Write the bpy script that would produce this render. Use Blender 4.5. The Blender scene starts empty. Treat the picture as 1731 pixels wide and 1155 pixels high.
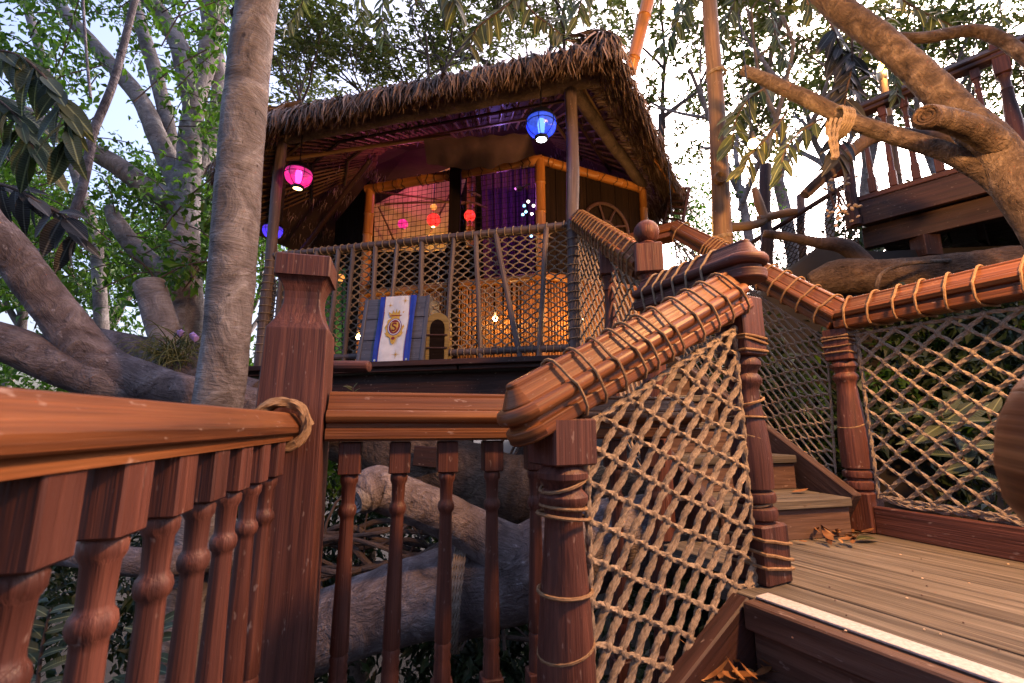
import bpy, math, random
import numpy as np
from mathutils import Vector as V, Matrix, noise as mnoise
R = math.radians
random.seed(11); rng = np.random.default_rng(5)
SC = bpy.context.scene; COL = SC.collection

# ------------------------------------------------------------------ camera, sky, sun, exposure
PITCH = R(10.25); FPX = 1731*16/36
cam = bpy.data.cameras.new('camera'); cam.lens = 16; cam.sensor_width = 36
cam.clip_start = .02; cam.clip_end = 500
cam.dof.use_dof = True; cam.dof.focus_distance = 2.6; cam.dof.aperture_fstop = 7
camo = bpy.data.objects.new('camera', cam); COL.objects.link(camo)
camo.rotation_euler = (math.pi/2+PITCH, 0, 0); SC.camera = camo

SUN_EL, SUN_AZ = R(36), R(42)
world = bpy.data.worlds.new('World'); SC.world = world; world.use_nodes = True
wn = world.node_tree; wn.nodes.clear()
sky = wn.nodes.new('ShaderNodeTexSky'); sky.sky_type = 'NISHITA'; sky.sun_disc = False
sky.sun_elevation = SUN_EL; sky.sun_rotation = SUN_AZ; sky.air_density = 1.0; sky.dust_density = 7.0; sky.ozone_density = 1.0
tint = wn.nodes.new('ShaderNodeMix'); tint.data_type = 'RGBA'; tint.blend_type = 'MULTIPLY'; tint.inputs[0].default_value = 1
tint.inputs[7].default_value = (.97, .92, 1.04, 1)
bg = wn.nodes.new('ShaderNodeBackground'); bg.inputs[1].default_value = .15
wo = wn.nodes.new('ShaderNodeOutputWorld')
wn.links.new(sky.outputs[0], tint.inputs[6]); wn.links.new(tint.outputs[2], bg.inputs[0]); wn.links.new(bg.outputs[0], wo.inputs[0])
sl = bpy.data.lights.new('sun', 'SUN'); sl.energy = .5; sl.angle = R(25); sl.color = (1, .93, .86)
so = bpy.data.objects.new('sun', sl); COL.objects.link(so)
sd = V((math.sin(SUN_AZ)*math.cos(SUN_EL), math.cos(SUN_AZ)*math.cos(SUN_EL), math.sin(SUN_EL)))
so.rotation_euler = (-sd).to_track_quat('-Z', 'Y').to_euler()
vs = SC.view_settings; vs.view_transform = 'Standard'; vs.look = 'None'; vs.exposure = 1.9; vs.gamma = 1
cy = SC.cycles; cy.max_bounces = 4; cy.diffuse_bounces = 2; cy.glossy_bounces = 2; cy.transmission_bounces = 3; cy.transparent_max_bounces = 8; cy.caustics_reflective = False; cy.caustics_refractive = False
SC.render.resolution_x = 1024; SC.render.resolution_y = 683

# ------------------------------------------------------------------ picture point -> place in the world (camera is the origin)
CP, SP = math.cos(PITCH), math.sin(PITCH)
def _d(px, py):
    dx = (px-865.5)/FPX; dz = (577.5-py)/FPX
    return V((dx, CP-dz*SP, SP+dz*CP))
def W(px, py, Y): d = _d(px, py); return d*(Y/d.y)
def WZ(px, py, Z): d = _d(px, py); return d*(Z/d.z)
def rad(px, py, Y, w): d = _d(px, py); return .5*w/FPX*(Y/d.y)/max(1, d.length)**.9
def lerp(a, b, t): return a+(b-a)*t

# ------------------------------------------------------------------ mesh builder
class MB:
    def __init__(s): s.v = []; s.f = []; s.g = []
    def add(s, vs_, fs, gs):
        o = len(s.v); s.v += [tuple(p) for p in vs_]; s.g += [tuple(p) for p in gs]
        s.f += [tuple(i+o for i in f) for f in fs]
    def frame(s, p0, p1, up=None):
        t = (p1-p0).normalized(); up = V(up) if up else (V((0, 0, 1)) if abs(t.z) < .95 else V((0, 1, 0)))
        sd_ = t.cross(up).normalized(); return t, sd_, sd_.cross(t)
    def beam(s, p0, p1, w, h, up=None, ch=.004, w1=None, h1=None):
        """chamfered board from p0 to p1, w across, h along up"""
        p0, p1 = V(p0), V(p1); t, sd_, u = s.frame(p0, p1, up); L = (p1-p0).length
        o = random.uniform(0, 40); ch = min(ch, w*.3, h*.3, L*.3)
        w1 = w1 or w; h1 = h1 or h; vs_ = []; gs = []
        def ring(a, ww, hh, x, c):
            a_, b_ = ww/2, hh/2
            for (y, z) in ((-a_+c, -b_), (a_-c, -b_), (a_, -b_+c), (a_, b_-c), (a_-c, b_), (-a_+c, b_), (-a_, b_-c), (-a_, -b_+c)):
                vs_.append(a+sd_*y+u*z); gs.append((x+o, y+o, z+o*.7))
        ring(p0, w-2*ch, h-2*ch, 0, ch*.5); ring(p0+t*ch, w, h, ch, ch); ring(p1-t*ch, w1, h1, L-ch, ch); ring(p1, w1-2*ch, h1-2*ch, L, ch*.5)
        fs = [tuple(range(7, -1, -1)), tuple(range(24, 32))]
        for k in range(3):
            for i in range(8): j = (i+1) % 8; fs.append((k*8+i, k*8+j, k*8+8+j, k*8+8+i))
        s.add(vs_, fs, gs); return s
    def sweep(s, prof, path, sc=None, up=None, closed=False):
        """profile [(lateral, up)] swept along a polyline"""
        n = len(prof); o = random.uniform(0, 40); vs_ = []; gs = []; x = 0; P = [V(p) for p in path]
        for k, p in enumerate(P):
            if k: x += (p-P[k-1]).length
            a = (p-P[k-1]).normalized() if k else (P[1]-P[0]).normalized()
            b = (P[k+1]-p).normalized() if k < len(P)-1 else a
            t = (a+b).normalized(); sd_ = t.cross(V(up or (0, 0, 1))).normalized(); u = sd_.cross(t).normalized()
            m = 1/max(.5, t.dot(a)); c = sc[k] if sc else 1
            if not isinstance(c, tuple): c = (c, 1)
            for (y, z) in prof: vs_.append(p+sd_*(y*m*c[0])+u*(z*c[1])); gs.append((x+o, y+o, z+o*.7))
        fs = []
        for k in range(len(P)-1):
            for i in range(n): j = (i+1) % n; fs.append((k*n+i, k*n+j, (k+1)*n+j, (k+1)*n+i))
        fs += [tuple(range(n-1, -1, -1)), tuple(range((len(P)-1)*n, len(P)*n))]
        s.add(vs_, fs, gs); return s
    def tube(s, path, r, n=10, bump=0, bs=6., cap=True, lobes=0, twist=0, ecc=0):
        P = [V(p) for p in path]; m = len(P); rr = r if isinstance(r, (list, tuple)) else [r]*m
        o = random.uniform(0, 40); t0 = (P[1]-P[0]).normalized()
        u = t0.orthogonal().normalized(); x = 0; vs_ = []; gs = []
        for k, p in enumerate(P):
            t = (P[min(k+1, m-1)]-P[max(k-1, 0)]).normalized()
            u = (u-t*u.dot(t)).normalized(); w = t.cross(u)
            if k: x += (p-P[k-1]).length
            for i in range(n):
                a = 2*math.pi*i/n; d = u*math.cos(a)+w*math.sin(a); q = rr[k]
                if lobes: q *= 1+.3*math.cos(lobes*a-twist*x)
                if bump: q *= 1+bump*mnoise.fractal((p+d*q)*bs, 1, 2, 4)+(bump*.25*mnoise.noise(V((x*26+o, math.cos(a)*2.2, math.sin(a)*2.2))) if n > 15 else 0)
                c = p+d*q; vs_.append(c); gs.append((x+o, math.cos(a)*q+o, math.sin(a)*q+o*.7))
        fs = []
        for k in range(m-1):
            for i in range(n): j = (i+1) % n; fs.append((k*n+i, k*n+j, (k+1)*n+j, (k+1)*n+i))
        if cap: fs += [tuple(range(n-1, -1, -1)), tuple(range((m-1)*n, m*n))]
        s.add(vs_, fs, gs); return s
    def lathe(s, prof, base, n=20, axis=None, sq=0):
        """prof [(r, z)] turned about an axis"""
        base = V(base); ax = V(axis or (0, 0, 1)).normalized(); u = ax.orthogonal().normalized() if abs(ax.z) < .99 else V((1, 0, 0)); w = ax.cross(u)
        o = random.uniform(0, 40); vs_ = []; gs = []
        for (r, z) in prof:
            for i in range(n):
                a = 2*math.pi*(i+.5)/n; vs_.append(base+ax*z+(u*math.cos(a)+w*math.sin(a))*r); gs.append((z+o, math.cos(a)*r+o, math.sin(a)*r+o*.7))
        fs = []; m = len(prof)
        for k in range(m-1):
            for i in range(n): j = (i+1) % n; fs.append((k*n+i, k*n+j, (k+1)*n+j, (k+1)*n+i))
        fs += [tuple(range(n-1, -1, -1)), tuple(range((m-1)*n, m*n))]
        if prof[0][1] > prof[-1][1]: fs = [f[::-1] for f in fs]
        s.add(vs_, fs, gs); return s
    def round_end(s, prof, p, d, up=(0, 0, 1), n=5):
        """return of a moulded rail's end: its half profile turned about the end point; d looks out of the rail"""
        half = prof[len(prof)//2:]; d = V(d).normalized(); sd_ = d.cross(V(up)).normalized(); u = sd_.cross(d); o = random.uniform(0, 40); m = len(half); vs_ = []; gs = []
        for k in range(n+1):
            a = -math.pi/2+math.pi*k/n; e = sd_*math.sin(a)+d*math.cos(a)
            for (y, z) in half: vs_.append(V(p)+e*y+u*z); gs.append((o+a*.06, y+o, z+o*.7))
        fs = [(k*m+i, k*m+i+1, (k+1)*m+i+1, (k+1)*m+i) for k in range(n) for i in range(m-1)]+[tuple(k*m for k in range(n+1)), tuple(k*m+m-1 for k in range(n, -1, -1))]
        s.add(vs_, [f[::-1] for f in fs], gs); return s
    def grid(s, fn, nu, nv, thick=0):
        o = random.uniform(0, 40); vs_ = []; gs = []; fs = []
        for j in range(nv+1):
            for i in range(nu+1):
                p = V(fn(i/nu, j/nv)); vs_.append(p); gs.append((p.x+o, p.y, p.z))
        for j in range(nv):
            for i in range(nu): a = j*(nu+1)+i; fs.append((a, a+1, a+nu+2, a+nu+1))
        s.add(vs_, fs, gs); return s
    def plate(s, pts, n, th):
        """outline of 3-D points extruded along n by th"""
        n = V(n).normalized(); m = len(pts); o = random.uniform(0, 40); P = [V(p) for p in pts]; Q = [p+n*th for p in P]
        fs = [tuple(range(m-1, -1, -1)), tuple(range(m, 2*m))]+[(i, (i+1) % m, m+(i+1) % m, m+i) for i in range(m)]
        s.add(P+Q, fs, [(p.x+o, p.y, p.z) for p in P+Q]); return s
    def leaves(s, pos, d, nrm, ln, wd):
        """numpy arrays of folded leaf blades, four triangles each"""
        k = len(pos); sdv = np.cross(d, nrm); sdv /= np.linalg.norm(sdv, axis=1, keepdims=True)+1e-9; up = np.cross(sdv, d)
        T = [(0, 0, 0), (.45, 1, .12), (1, 0, -.12), (.45, -1, .12), (.5, 0, 0)]
        vv = np.stack([pos+d*ln[:, None]*a+sdv*(wd*.5)[:, None]*b+up*ln[:, None]*c for a, b, c in T], 1).reshape(-1, 3)
        off = rng.uniform(0, 60, (k, 1, 3)); gg = (np.array([[(a*.1, b*.02, 0) for a, b, c in T]])+off).reshape(-1, 3)
        o = len(s.v); s.v += vv.tolist(); s.g += gg.tolist()
        b = (np.arange(k)*5+o)[:, None, None]+np.array([[(0, 4, 1), (1, 4, 2), (2, 4, 3), (3, 4, 0)]])
        s.f += b.reshape(-1, 3).tolist(); return s
    def build(s, name, mat, parent=None, smooth=True, angle=38, kind=None, label=None):
        me = bpy.data.meshes.new(name); me.from_pydata(s.v, [], s.f)
        at = me.attributes.new('gc', 'FLOAT_VECTOR', 'POINT'); at.data.foreach_set('vector', np.array(s.g, dtype=np.float32).ravel())
        if smooth:
            me.polygons.foreach_set('use_smooth', [True]*len(me.polygons)); me.set_sharp_from_angle(angle=R(angle))
        me.materials.append(M[mat] if isinstance(mat, str) else mat); me.update()
        return put(name, me, parent, kind, label)
def put(name, me, parent=None, kind=None, label=None, loc=None, rot=None, scale=None):
    o = bpy.data.objects.new(name, me); COL.objects.link(o)
    if loc is not None: o.location = loc
    if rot is not None: o.rotation_euler = rot
    if scale is not None: o.scale = scale
    if parent:
        o.parent = parent
        root = parent
        while root.parent: root = root.parent
        # meshes are written in world coordinates: undo the root's place once, at the first level only
        o.matrix_parent_inverse = (Matrix.Translation(root.location).inverted() if parent is root else parent.matrix_basis.inverted())
    if kind: o['kind'] = kind
    if label: o['label'] = label
    return o
def thing(name, label, cat, loc=(0, 0, 0), group=None):
    o = bpy.data.objects.new(name, None); COL.objects.link(o); o.location = loc; o.empty_display_size = .1
    o['label'] = label; o['category'] = cat
    if group: o['group'] = group
    return o
def tag(o, label, cat, group=None):
    o['label'] = label; o['category'] = cat
    if group: o['group'] = group
    return o
def struct(o): o['kind'] = 'structure'; return o
def smooth_path(pts, per=8):
    P = [V(p) for p in pts]; out = []
    for i in range(len(P)-1):
        a, b, c, d = P[max(i-1, 0)], P[i], P[i+1], P[min(i+2, len(P)-1)]
        for k in range(per):
            t = k/per; out.append(.5*((2*b)+(c-a)*t+(2*a-5*b+4*c-d)*t*t+(3*b-a-3*c+d)*t**3))
    out.append(P[-1]); return out
def smooth_vals(v, per=8):
    out = []
    for i in range(len(v)-1): out += [lerp(v[i], v[i+1], (k/per)) for k in range(per)]
    return out+[v[-1]]
def rope_path(pts, step):
    """resample a polyline evenly"""
    P = [V(p) for p in pts]; out = [P[0]]; acc = 0
    for a, b in zip(P[:-1], P[1:]):
        L = (b-a).length; n = max(1, int(round(L/step)))
        out += [a.lerp(b, k/n) for k in range(1, n+1)]
    return out
def rope(mb, pts, r, step=None, twist=True, n=12):
    if twist: mb.tube(rope_path(pts, step or r*.42), r, n=n, lobes=3, twist=.9/r)
    else: mb.tube(rope_path(pts, step or r*4), r, n=6)
    return mb

# ------------------------------------------------------------------ procedural materials
M = {}
def base(name):
    m = bpy.data.materials.new(name); m.use_nodes = True; nt = m.node_tree; nt.nodes.clear()
    out = nt.nodes.new('ShaderNodeOutputMaterial'); b = nt.nodes.new('ShaderNodeBsdfPrincipled'); nt.links.new(b.outputs[0], out.inputs[0])
    M[name] = m; return m, nt, b, out
def coords(nt, scale, attr='gc'):
    a = nt.nodes.new('ShaderNodeAttribute'); a.attribute_name = attr
    oi = nt.nodes.new('ShaderNodeObjectInfo'); mm = nt.nodes.new('ShaderNodeMath'); mm.operation = 'MULTIPLY'; mm.inputs[1].default_value = 37
    nt.links.new(oi.outputs['Random'], mm.inputs[0])
    ad = nt.nodes.new('ShaderNodeVectorMath'); ad.operation = 'ADD'; nt.links.new(a.outputs['Vector'], ad.inputs[0]); nt.links.new(mm.outputs[0], ad.inputs[1])
    mp = nt.nodes.new('ShaderNodeMapping'); mp.inputs['Scale'].default_value = scale; nt.links.new(ad.outputs[0], mp.inputs[0]); return mp.outputs[0]
def noise_(nt, vec, scale=1, detail=5, rough=.55, dist=0):
    n = nt.nodes.new('ShaderNodeTexNoise'); n.inputs['Scale'].default_value = scale; n.inputs['Detail'].default_value = detail
    n.inputs['Roughness'].default_value = rough; n.inputs['Distortion'].default_value = dist; nt.links.new(vec, n.inputs['Vector']); return n.outputs[0]
def ramp(nt, fac, stops):
    r = nt.nodes.new('ShaderNodeValToRGB'); e = r.color_ramp.elements
    while len(e) < len(stops): e.new(.5)
    for i, (p, c) in enumerate(stops): e[i].position = p; e[i].color = (*c, 1) if len(c) == 3 else c
    nt.links.new(fac, r.inputs[0]); return r.outputs[0]
def mixc(nt, fac, a, b, mode='MIX'):
    m = nt.nodes.new('ShaderNodeMix'); m.data_type = 'RGBA'; m.blend_type = mode
    for k, x in ((0, fac), (6, a), (7, b)):
        if hasattr(x, 'links'): nt.links.new(x, m.inputs[k])
        else: m.inputs[k].default_value = x if k == 0 else (*x, 1)
    return m.outputs[2]
def bump(nt, b, h, strength, dist=.01, prev=None):
    n = nt.nodes.new('ShaderNodeBump'); n.inputs['Strength'].default_value = strength; n.inputs['Distance'].default_value = dist
    nt.links.new(h, n.inputs['Height']); nt.links.new(n.outputs[0], b.inputs['Normal'])
    if prev: nt.links.new(prev, n.inputs['Normal'])
    return n.outputs[0]
def wood(name, dark, mid, light, rough=.5, grain=(1.5, 38, 38), wear=(.5, .4, .36), wearamt=.35, bs=.35, spec=.35, fl=.5):
    m, nt, b, out = base(name)
    g = noise_(nt, coords(nt, grain), 1, 4, .6, .35); c = ramp(nt, g, [(.28, dark), (.5, mid), (.72, light)])
    fine = noise_(nt, coords(nt, (grain[0]*3, grain[1]*4, grain[2]*4)), 1, 3, .6)
    c = mixc(nt, fl, c, ramp(nt, fine, [(.34, (.28, .25, .25)), (.56, (1, 1, 1))]), 'MULTIPLY')
    oi = nt.nodes.new('ShaderNodeObjectInfo'); c = mixc(nt, 1, c, ramp(nt, oi.outputs['Random'], [(0, (.72, .72, .74)), (1, (1.18, 1.14, 1.1))]), 'MULTIPLY')
    big = noise_(nt, coords(nt, (2.5, 5, 5)), 1, 3, .65); c = mixc(nt, ramp(nt, big, [(.3, (.0,)*3), (.75, (.55,)*3)]), c, tuple(x*.55 for x in mid))
    sp = noise_(nt, coords(nt, (26, 60, 60)), 1, 2, .7); w = ramp(nt, sp, [(.66, (0,)*3), (.76, (wearamt,)*3)])
    c = mixc(nt, w, c, wear); nt.links.new(c, b.inputs['Base Color'])
    nt.links.new(ramp(nt, big, [(.2, (rough+.12,)*3), (.8, (max(.1, rough-.12),)*3)]), b.inputs['Roughness'])
    b.inputs['Specular IOR Level'].default_value = spec
    n1 = bump(nt, b, g, bs, .008); bump(nt, b, fine, bs, .003, n1); return m
wood('red_wood', (.045, .017, .015), (.11, .039, .029), (.185, .07, .048), .52, (1.2, 42, 42), bs=.6)
wood('rail_wood', (.06, .019, .009), (.205, .073, .026), (.42, .175, .064), .42, (.7, 36, 36), wearamt=.35, bs=.4, fl=.55, spec=.25)
wood('dark_wood', (.022, .010, .009), (.05, .02, .017), (.085, .038, .03), .6)
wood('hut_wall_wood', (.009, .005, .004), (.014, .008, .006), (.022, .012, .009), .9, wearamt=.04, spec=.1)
wood('deck_wood', (.05, .043, .038), (.15, .128, .105), (.30, .265, .22), .72, (1.3, 34, 34), wear=(.06, .035, .025), wearamt=.6, bs=.9, spec=.2, fl=.75)
wood('step_wood', (.05, .025, .018), (.11, .06, .045), (.19, .12, .09), .65, (1.6, 24, 24), bs=.6)
wood('pole_wood', (.055, .040, .042), (.12, .088, .09), (.2, .155, .155), .5, (1.4, 24, 24), bs=.45)
wood('tan_pole', (.09, .05, .028), (.2, .12, .068), (.32, .2, .12), .65, (1.2, 20, 20), bs=.7)
wood('board_wood', (.07, .075, .11), (.13, .135, .18), (.19, .195, .25), .6, (1.5, 30, 30))
wood('bamboo', (.25, .09, .02), (.42, .17, .04), (.55, .26, .075), .35, (.8, 9, 9), wear=(.12, .04, .01), wearamt=.5, bs=.12)
wood('cane', (.10, .05, .022), (.2, .11, .05), (.3, .17, .08), .5, (1.5, 40, 40), bs=.3)
wood('chest_wood', (.14, .09, .03), (.27, .19, .06), (.36, .27, .1), .6)
wood('maroon_wood', (.022, .010, .009), (.058, .024, .02), (.10, .042, .033), .55)
def bark(name, dark, mid, light, pale, ring=55, blotch=4, bs=.6, spot=.25, crack=(9, 30, 30), ck=.3):
    m, nt, b, out = base(name)
    a = noise_(nt, coords(nt, (blotch,)*3), 1, 5, .65, .9); c = ramp(nt, a, [(.28, dark), (.5, mid), (.7, light)])
    rg = noise_(nt, coords(nt, (ring, 7, 7)), 1, 4, .6, .3); c = mixc(nt, .32, c, ramp(nt, rg, [(.3, (.45,)*3), (.6, (1,)*3)]), 'MULTIPLY')
    sp = noise_(nt, coords(nt, (22, 26, 26)), 1, 5, .7); c = mixc(nt, ramp(nt, sp, [(.62, (0,)*3), (.72, (spot,)*3)]), c, pale)
    dk = noise_(nt, coords(nt, (16, 22, 22)), 1, 2, .5); c = mixc(nt, ramp(nt, dk, [(.70, (0,)*3), (.76, (.7,)*3)]), c, tuple(x*.35 for x in dark))
    cr = noise_(nt, coords(nt, crack), 1, 4, .68, 1.8); c = mixc(nt, ck, c, ramp(nt, cr, [(.43, (1,)*3), (.485, (.3, .27, .26)), (.515, (.3, .27, .26)), (.57, (1,)*3)]), 'MULTIPLY')
    nt.links.new(c, b.inputs['Base Color']); b.inputs['Roughness'].default_value = .78; b.inputs['Specular IOR Level'].default_value = .2
    n1 = bump(nt, b, a, bs, .045); n2 = bump(nt, b, rg, bs*.5, .010, n1); bump(nt, b, cr, bs*.9, .016, n2); return m
bark('bark_grey', (.10, .082, .08), (.24, .21, .205), (.40, .37, .37), (.6, .58, .6), blotch=5, bs=.8, spot=.3, crack=(34, 5, 5))
bark('bark_limb', (.08, .06, .06), (.19, .15, .152), (.33, .28, .285), (.6, .56, .6), ring=26, blotch=6, spot=.55, bs=1.)
bark('bark_brown', (.035, .025, .021), (.12, .086, .066), (.26, .20, .16), (.4, .33, .28), ring=34, blotch=9, bs=1., spot=.45)
bark('bark_dark', (.05, .035, .03), (.1, .07, .06), (.16, .115, .10), (.22, .17, .15), ring=30)
bark('bark_rock', (.06, .04, .03), (.12, .08, .06), (.19, .135, .1), (.25, .2, .15), ring=14, blotch=7, bs=1., ck=.6)
def ropemat(name, a, b_, c_):
    m, nt, b, out = base(name); n = noise_(nt, coords(nt, (90, 300, 300)), 1, 3, .6); n2 = noise_(nt, coords(nt, (3, 3, 3)), 1, 3)
    c = ramp(nt, n, [(.3, a), (.5, b_), (.7, c_)]); c = mixc(nt, ramp(nt, n2, [(.35, (0,)*3), (.7, (.5,)*3)]), c, a)
    nt.links.new(c, b.inputs['Base Color']); b.inputs['Roughness'].default_value = .9; b.inputs['Specular IOR Level'].default_value = .1; bump(nt, b, n, .5, .003)
ropemat('rope', (.14, .105, .078), (.29, .22, .16), (.43, .34, .255))
ropemat('rope_light', (.15, .085, .045), (.28, .175, .10), (.38, .26, .155))
ropemat('rope_grey', (.13, .10, .08), (.26, .205, .165), (.37, .30, .25))
ropemat('rope_black', (.015, .012, .012), (.035, .028, .026), (.06, .045, .04))
def thatch(name, a, b_, c_):
    m, nt, b, out = base(name); n = noise_(nt, coords(nt, (.9,)*3), 1, 2); n2 = noise_(nt, coords(nt, (3, 120, 120)), 1, 3)
    c = ramp(nt, n, [(.3, a), (.5, b_), (.68, c_)]); c = mixc(nt, .4, c, ramp(nt, n2, [(.3, (.4,)*3), (.65, (1,)*3)]), 'MULTIPLY')
    nt.links.new(c, b.inputs['Base Color']); b.inputs['Roughness'].default_value = .75; b.inputs['Specular IOR Level'].default_value = .2
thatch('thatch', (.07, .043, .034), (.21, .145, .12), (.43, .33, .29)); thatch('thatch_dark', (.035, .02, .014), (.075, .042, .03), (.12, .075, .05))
thatch('grass', (.06, .07, .03), (.13, .15, .06), (.22, .22, .1)); thatch('dry_leaf', (.10, .04, .018), (.26, .11, .04), (.40, .22, .09))
def leafmat(name, a, b_, c_, rough=.45, trans=.3, spec=.4, rib=False):
    m, nt, b, out = base(name); n = noise_(nt, coords(nt, (.8,)*3), 1, 2); c = ramp(nt, n, [(.32, a), (.5, b_), (.66, c_)])
    n2 = noise_(nt, coords(nt, (14, 40, 40)), 1, 3); c = mixc(nt, .35, c, ramp(nt, n2, [(.3, (.5,)*3), (.65, (1,)*3)]), 'MULTIPLY')
    if rib:
        at = nt.nodes.new('ShaderNodeAttribute'); at.attribute_name = 'gc'; sx = nt.nodes.new('ShaderNodeSeparateXYZ'); nt.links.new(at.outputs['Vector'], sx.inputs[0]); ab = nt.nodes.new('ShaderNodeMath'); ab.operation = 'ABSOLUTE'; nt.links.new(sx.outputs[1], ab.inputs[0])
        c = mixc(nt, ramp(nt, ab.outputs[0], [(.006, (.75,)*3), (.02, (0,)*3)]), c, tuple(min(1, x*2.6+.03) for x in c_)); wv = nt.nodes.new('ShaderNodeTexWave'); wv.inputs['Scale'].default_value = 6; wv.inputs['Distortion'].default_value = 1.5; nt.links.new(at.outputs['Vector'], wv.inputs['Vector']); bump(nt, b, wv.outputs[1], .25, .02)
    nt.links.new(c, b.inputs['Base Color']); b.inputs['Roughness'].default_value = rough; b.inputs['Specular IOR Level'].default_value = spec
    t = nt.nodes.new('ShaderNodeBsdfTranslucent'); mx = nt.nodes.new('ShaderNodeMixShader'); mx.inputs[0].default_value = trans
    nt.links.new(mixc(nt, 1, c, (1.3, 1.5, .7), 'MULTIPLY'), t.inputs[0]); nt.links.new(b.outputs[0], mx.inputs[1]); nt.links.new(t.outputs[0], mx.inputs[2]); nt.links.new(mx.outputs[0], out.inputs[0])
leafmat('leaf_green', (.022, .055, .012), (.058, .13, .018), (.13, .25, .035), trans=.42)
leafmat('leaf_olive', (.035, .05, .018), (.075, .095, .028), (.15, .14, .045), trans=.35)
leafmat('leaf_dark', (.010, .018, .009), (.022, .038, .015), (.045, .07, .02), trans=.15)
leafmat('leaf_rubber', (.02, .034, .022), (.045, .066, .038), (.085, .10, .05), .5, .2, .3, True)
leafmat('leaf_rubber_black', (.012, .012, .014), (.022, .022, .024), (.04, .04, .04), .5, .06, .3, True)
leafmat('leaf_blade', (.03, .038, .016), (.075, .082, .034), (.13, .125, .05), .5, .25, .3, True)
def plain(name, col, rough=.5, metal=0, spec=.4, var=.25, vs_=8, emit=None, es=0):
    m, nt, b, out = base(name); n = noise_(nt, coords(nt, (vs_,)*3), 1, 5, .6)
    c = mixc(nt, var, col, ramp(nt, n, [(.3, tuple(x*.4 for x in col)), (.7, tuple(min(1, x*1.3) for x in col))])); nt.links.new(c, b.inputs['Base Color'])
    b.inputs['Roughness'].default_value = rough; b.inputs['Metallic'].default_value = metal; b.inputs['Specular IOR Level'].default_value = spec
    if emit: b.inputs['Emission Color'].default_value = (*emit, 1); b.inputs['Emission Strength'].default_value = es
    return m
plain('black_metal', (.012, .012, .016), .4, .6); plain('soil', (.022, .016, .012), .95, var=.8, vs_=3); plain('banner_white', (.72, .74, .8), .85, var=.25, vs_=14)
plain('banner_blue', (.015, .05, .42), .75, var=.5, vs_=12); plain('banner_gold', (.62, .38, .06), .6, var=.5, vs_=60); plain('banner_red', (.22, .02, .03), .7); plain('banner_violet', (.12, .07, .3), .7)
plain('brass', (.5, .42, .3), .3, .9); plain('strip_white', (.46, .44, .45), .95, spec=.1, var=.5, vs_=120); plain('canvas', (.06, .033, .036), .9, var=.5)
plain('purple_cloth', (.12, .03, .12), .9, var=.6, vs_=30); plain('map_cloth', (.55, .42, .2), .9, var=.5, vs_=9); plain('shell', (.62, .45, .3), .5, var=.5, vs_=20)
plain('green_cloth', (.02, .12, .05), .8); plain('teal_cloth', (.03, .14, .15), .8); plain('flower_purple', (.35, .25, .6), .6); plain('red_brown', (.2, .06, .035), .7)
def lamp(name, col, s): plain(name, col, .4, emit=col, es=s, var=0)
lamp('bulb_warm', (1, .62, .22), 26); lamp('bulb_white', (.95, .9, 1), 9); lamp('bulb_pink', (1, .2, .55), 3.5); lamp('bulb_blue', (.3, .45, 1), 3.5); lamp('bulb_small', (1, .85, .75), 2.2); lamp('bulb_teal', (.3, .75, 1), 1.6)
lamp('bulb_magenta', (1, .05, .3), 5); lamp('flame', (1, .55, .12), 30)
def globe(name, col, es, tr=.45):
    m, nt, b, out = base(name); b.inputs['Base Color'].default_value = (*col, 1); b.inputs['Roughness'].default_value = .12
    n = noise_(nt, coords(nt, (22,)*3), 1, 4, .7); nt.links.new(ramp(nt, n, [(.35, tuple(x*.35 for x in col)), (.68, col)]), b.inputs['Emission Color']); b.inputs['Emission Strength'].default_value = es
    bump(nt, b, n, .4, .01)
    t = nt.nodes.new('ShaderNodeBsdfTransparent'); t.inputs[0].default_value = (*[min(1, x*1.2+.08) for x in col], 1); mx = nt.nodes.new('ShaderNodeMixShader'); mx.inputs[0].default_value = 1-tr
    nt.links.new(t.outputs[0], mx.inputs[1]); nt.links.new(b.outputs[0], mx.inputs[2]); nt.links.new(mx.outputs[0], out.inputs[0])
globe('glass_pink', (.9, .06, .42), .36); globe('glass_blue', (.05, .12, .9), .45); globe('glass_violet', (.12, .06, .75), .6); globe('glass_red', (.8, .04, .03), .8, .3); globe('glass_amber', (.9, .45, .12), .5)
def point(name, loc, col, e, r=.05, parent=None):
    l = bpy.data.lights.new(name, 'POINT'); l.color = col; l.energy = e; l.shadow_soft_size = r
    o = bpy.data.objects.new(name, l); COL.objects.link(o); o.location = loc
    if parent: o.parent = parent; o.matrix_parent_inverse = Matrix.Translation(parent.location).inverted()
    return o

# ------------------------------------------------------------------ ground
DECK = -.45; LAND = -.97
def gz(x, y):
    t = min(1, max(0, (x-.9+(y-2.6)*.12)/1.6)); t = t*t*(3-2*t); q = min(1, max(0, (y-2.5)/1.3)); q = q*q*(3-2*q)
    far = min(1, max(0, (y-9)/30))
    return -2.7+(2.75+1.5*min(1, max(0, (x-1.3)/1.5))*q)*t*q*(1-far)+1.2*far+.22*mnoise.fractal(V((x*.7, y*.7, 3)), 1, 2, 4)
g = MB(); NX = 90
def gfn(u, v):
    a, b = (u-.5)*2, v; x = math.copysign(abs(a)**2.4, a)*110; y = -30+b**2.2*170 if b > .25 else -30+b*32
    y = lerp(-12, 150, b**2.6)
    return V((x, y, gz(x, y)))
g.grid(gfn, 130, 110); struct(g.build('ground', 'soil', angle=180))

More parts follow.
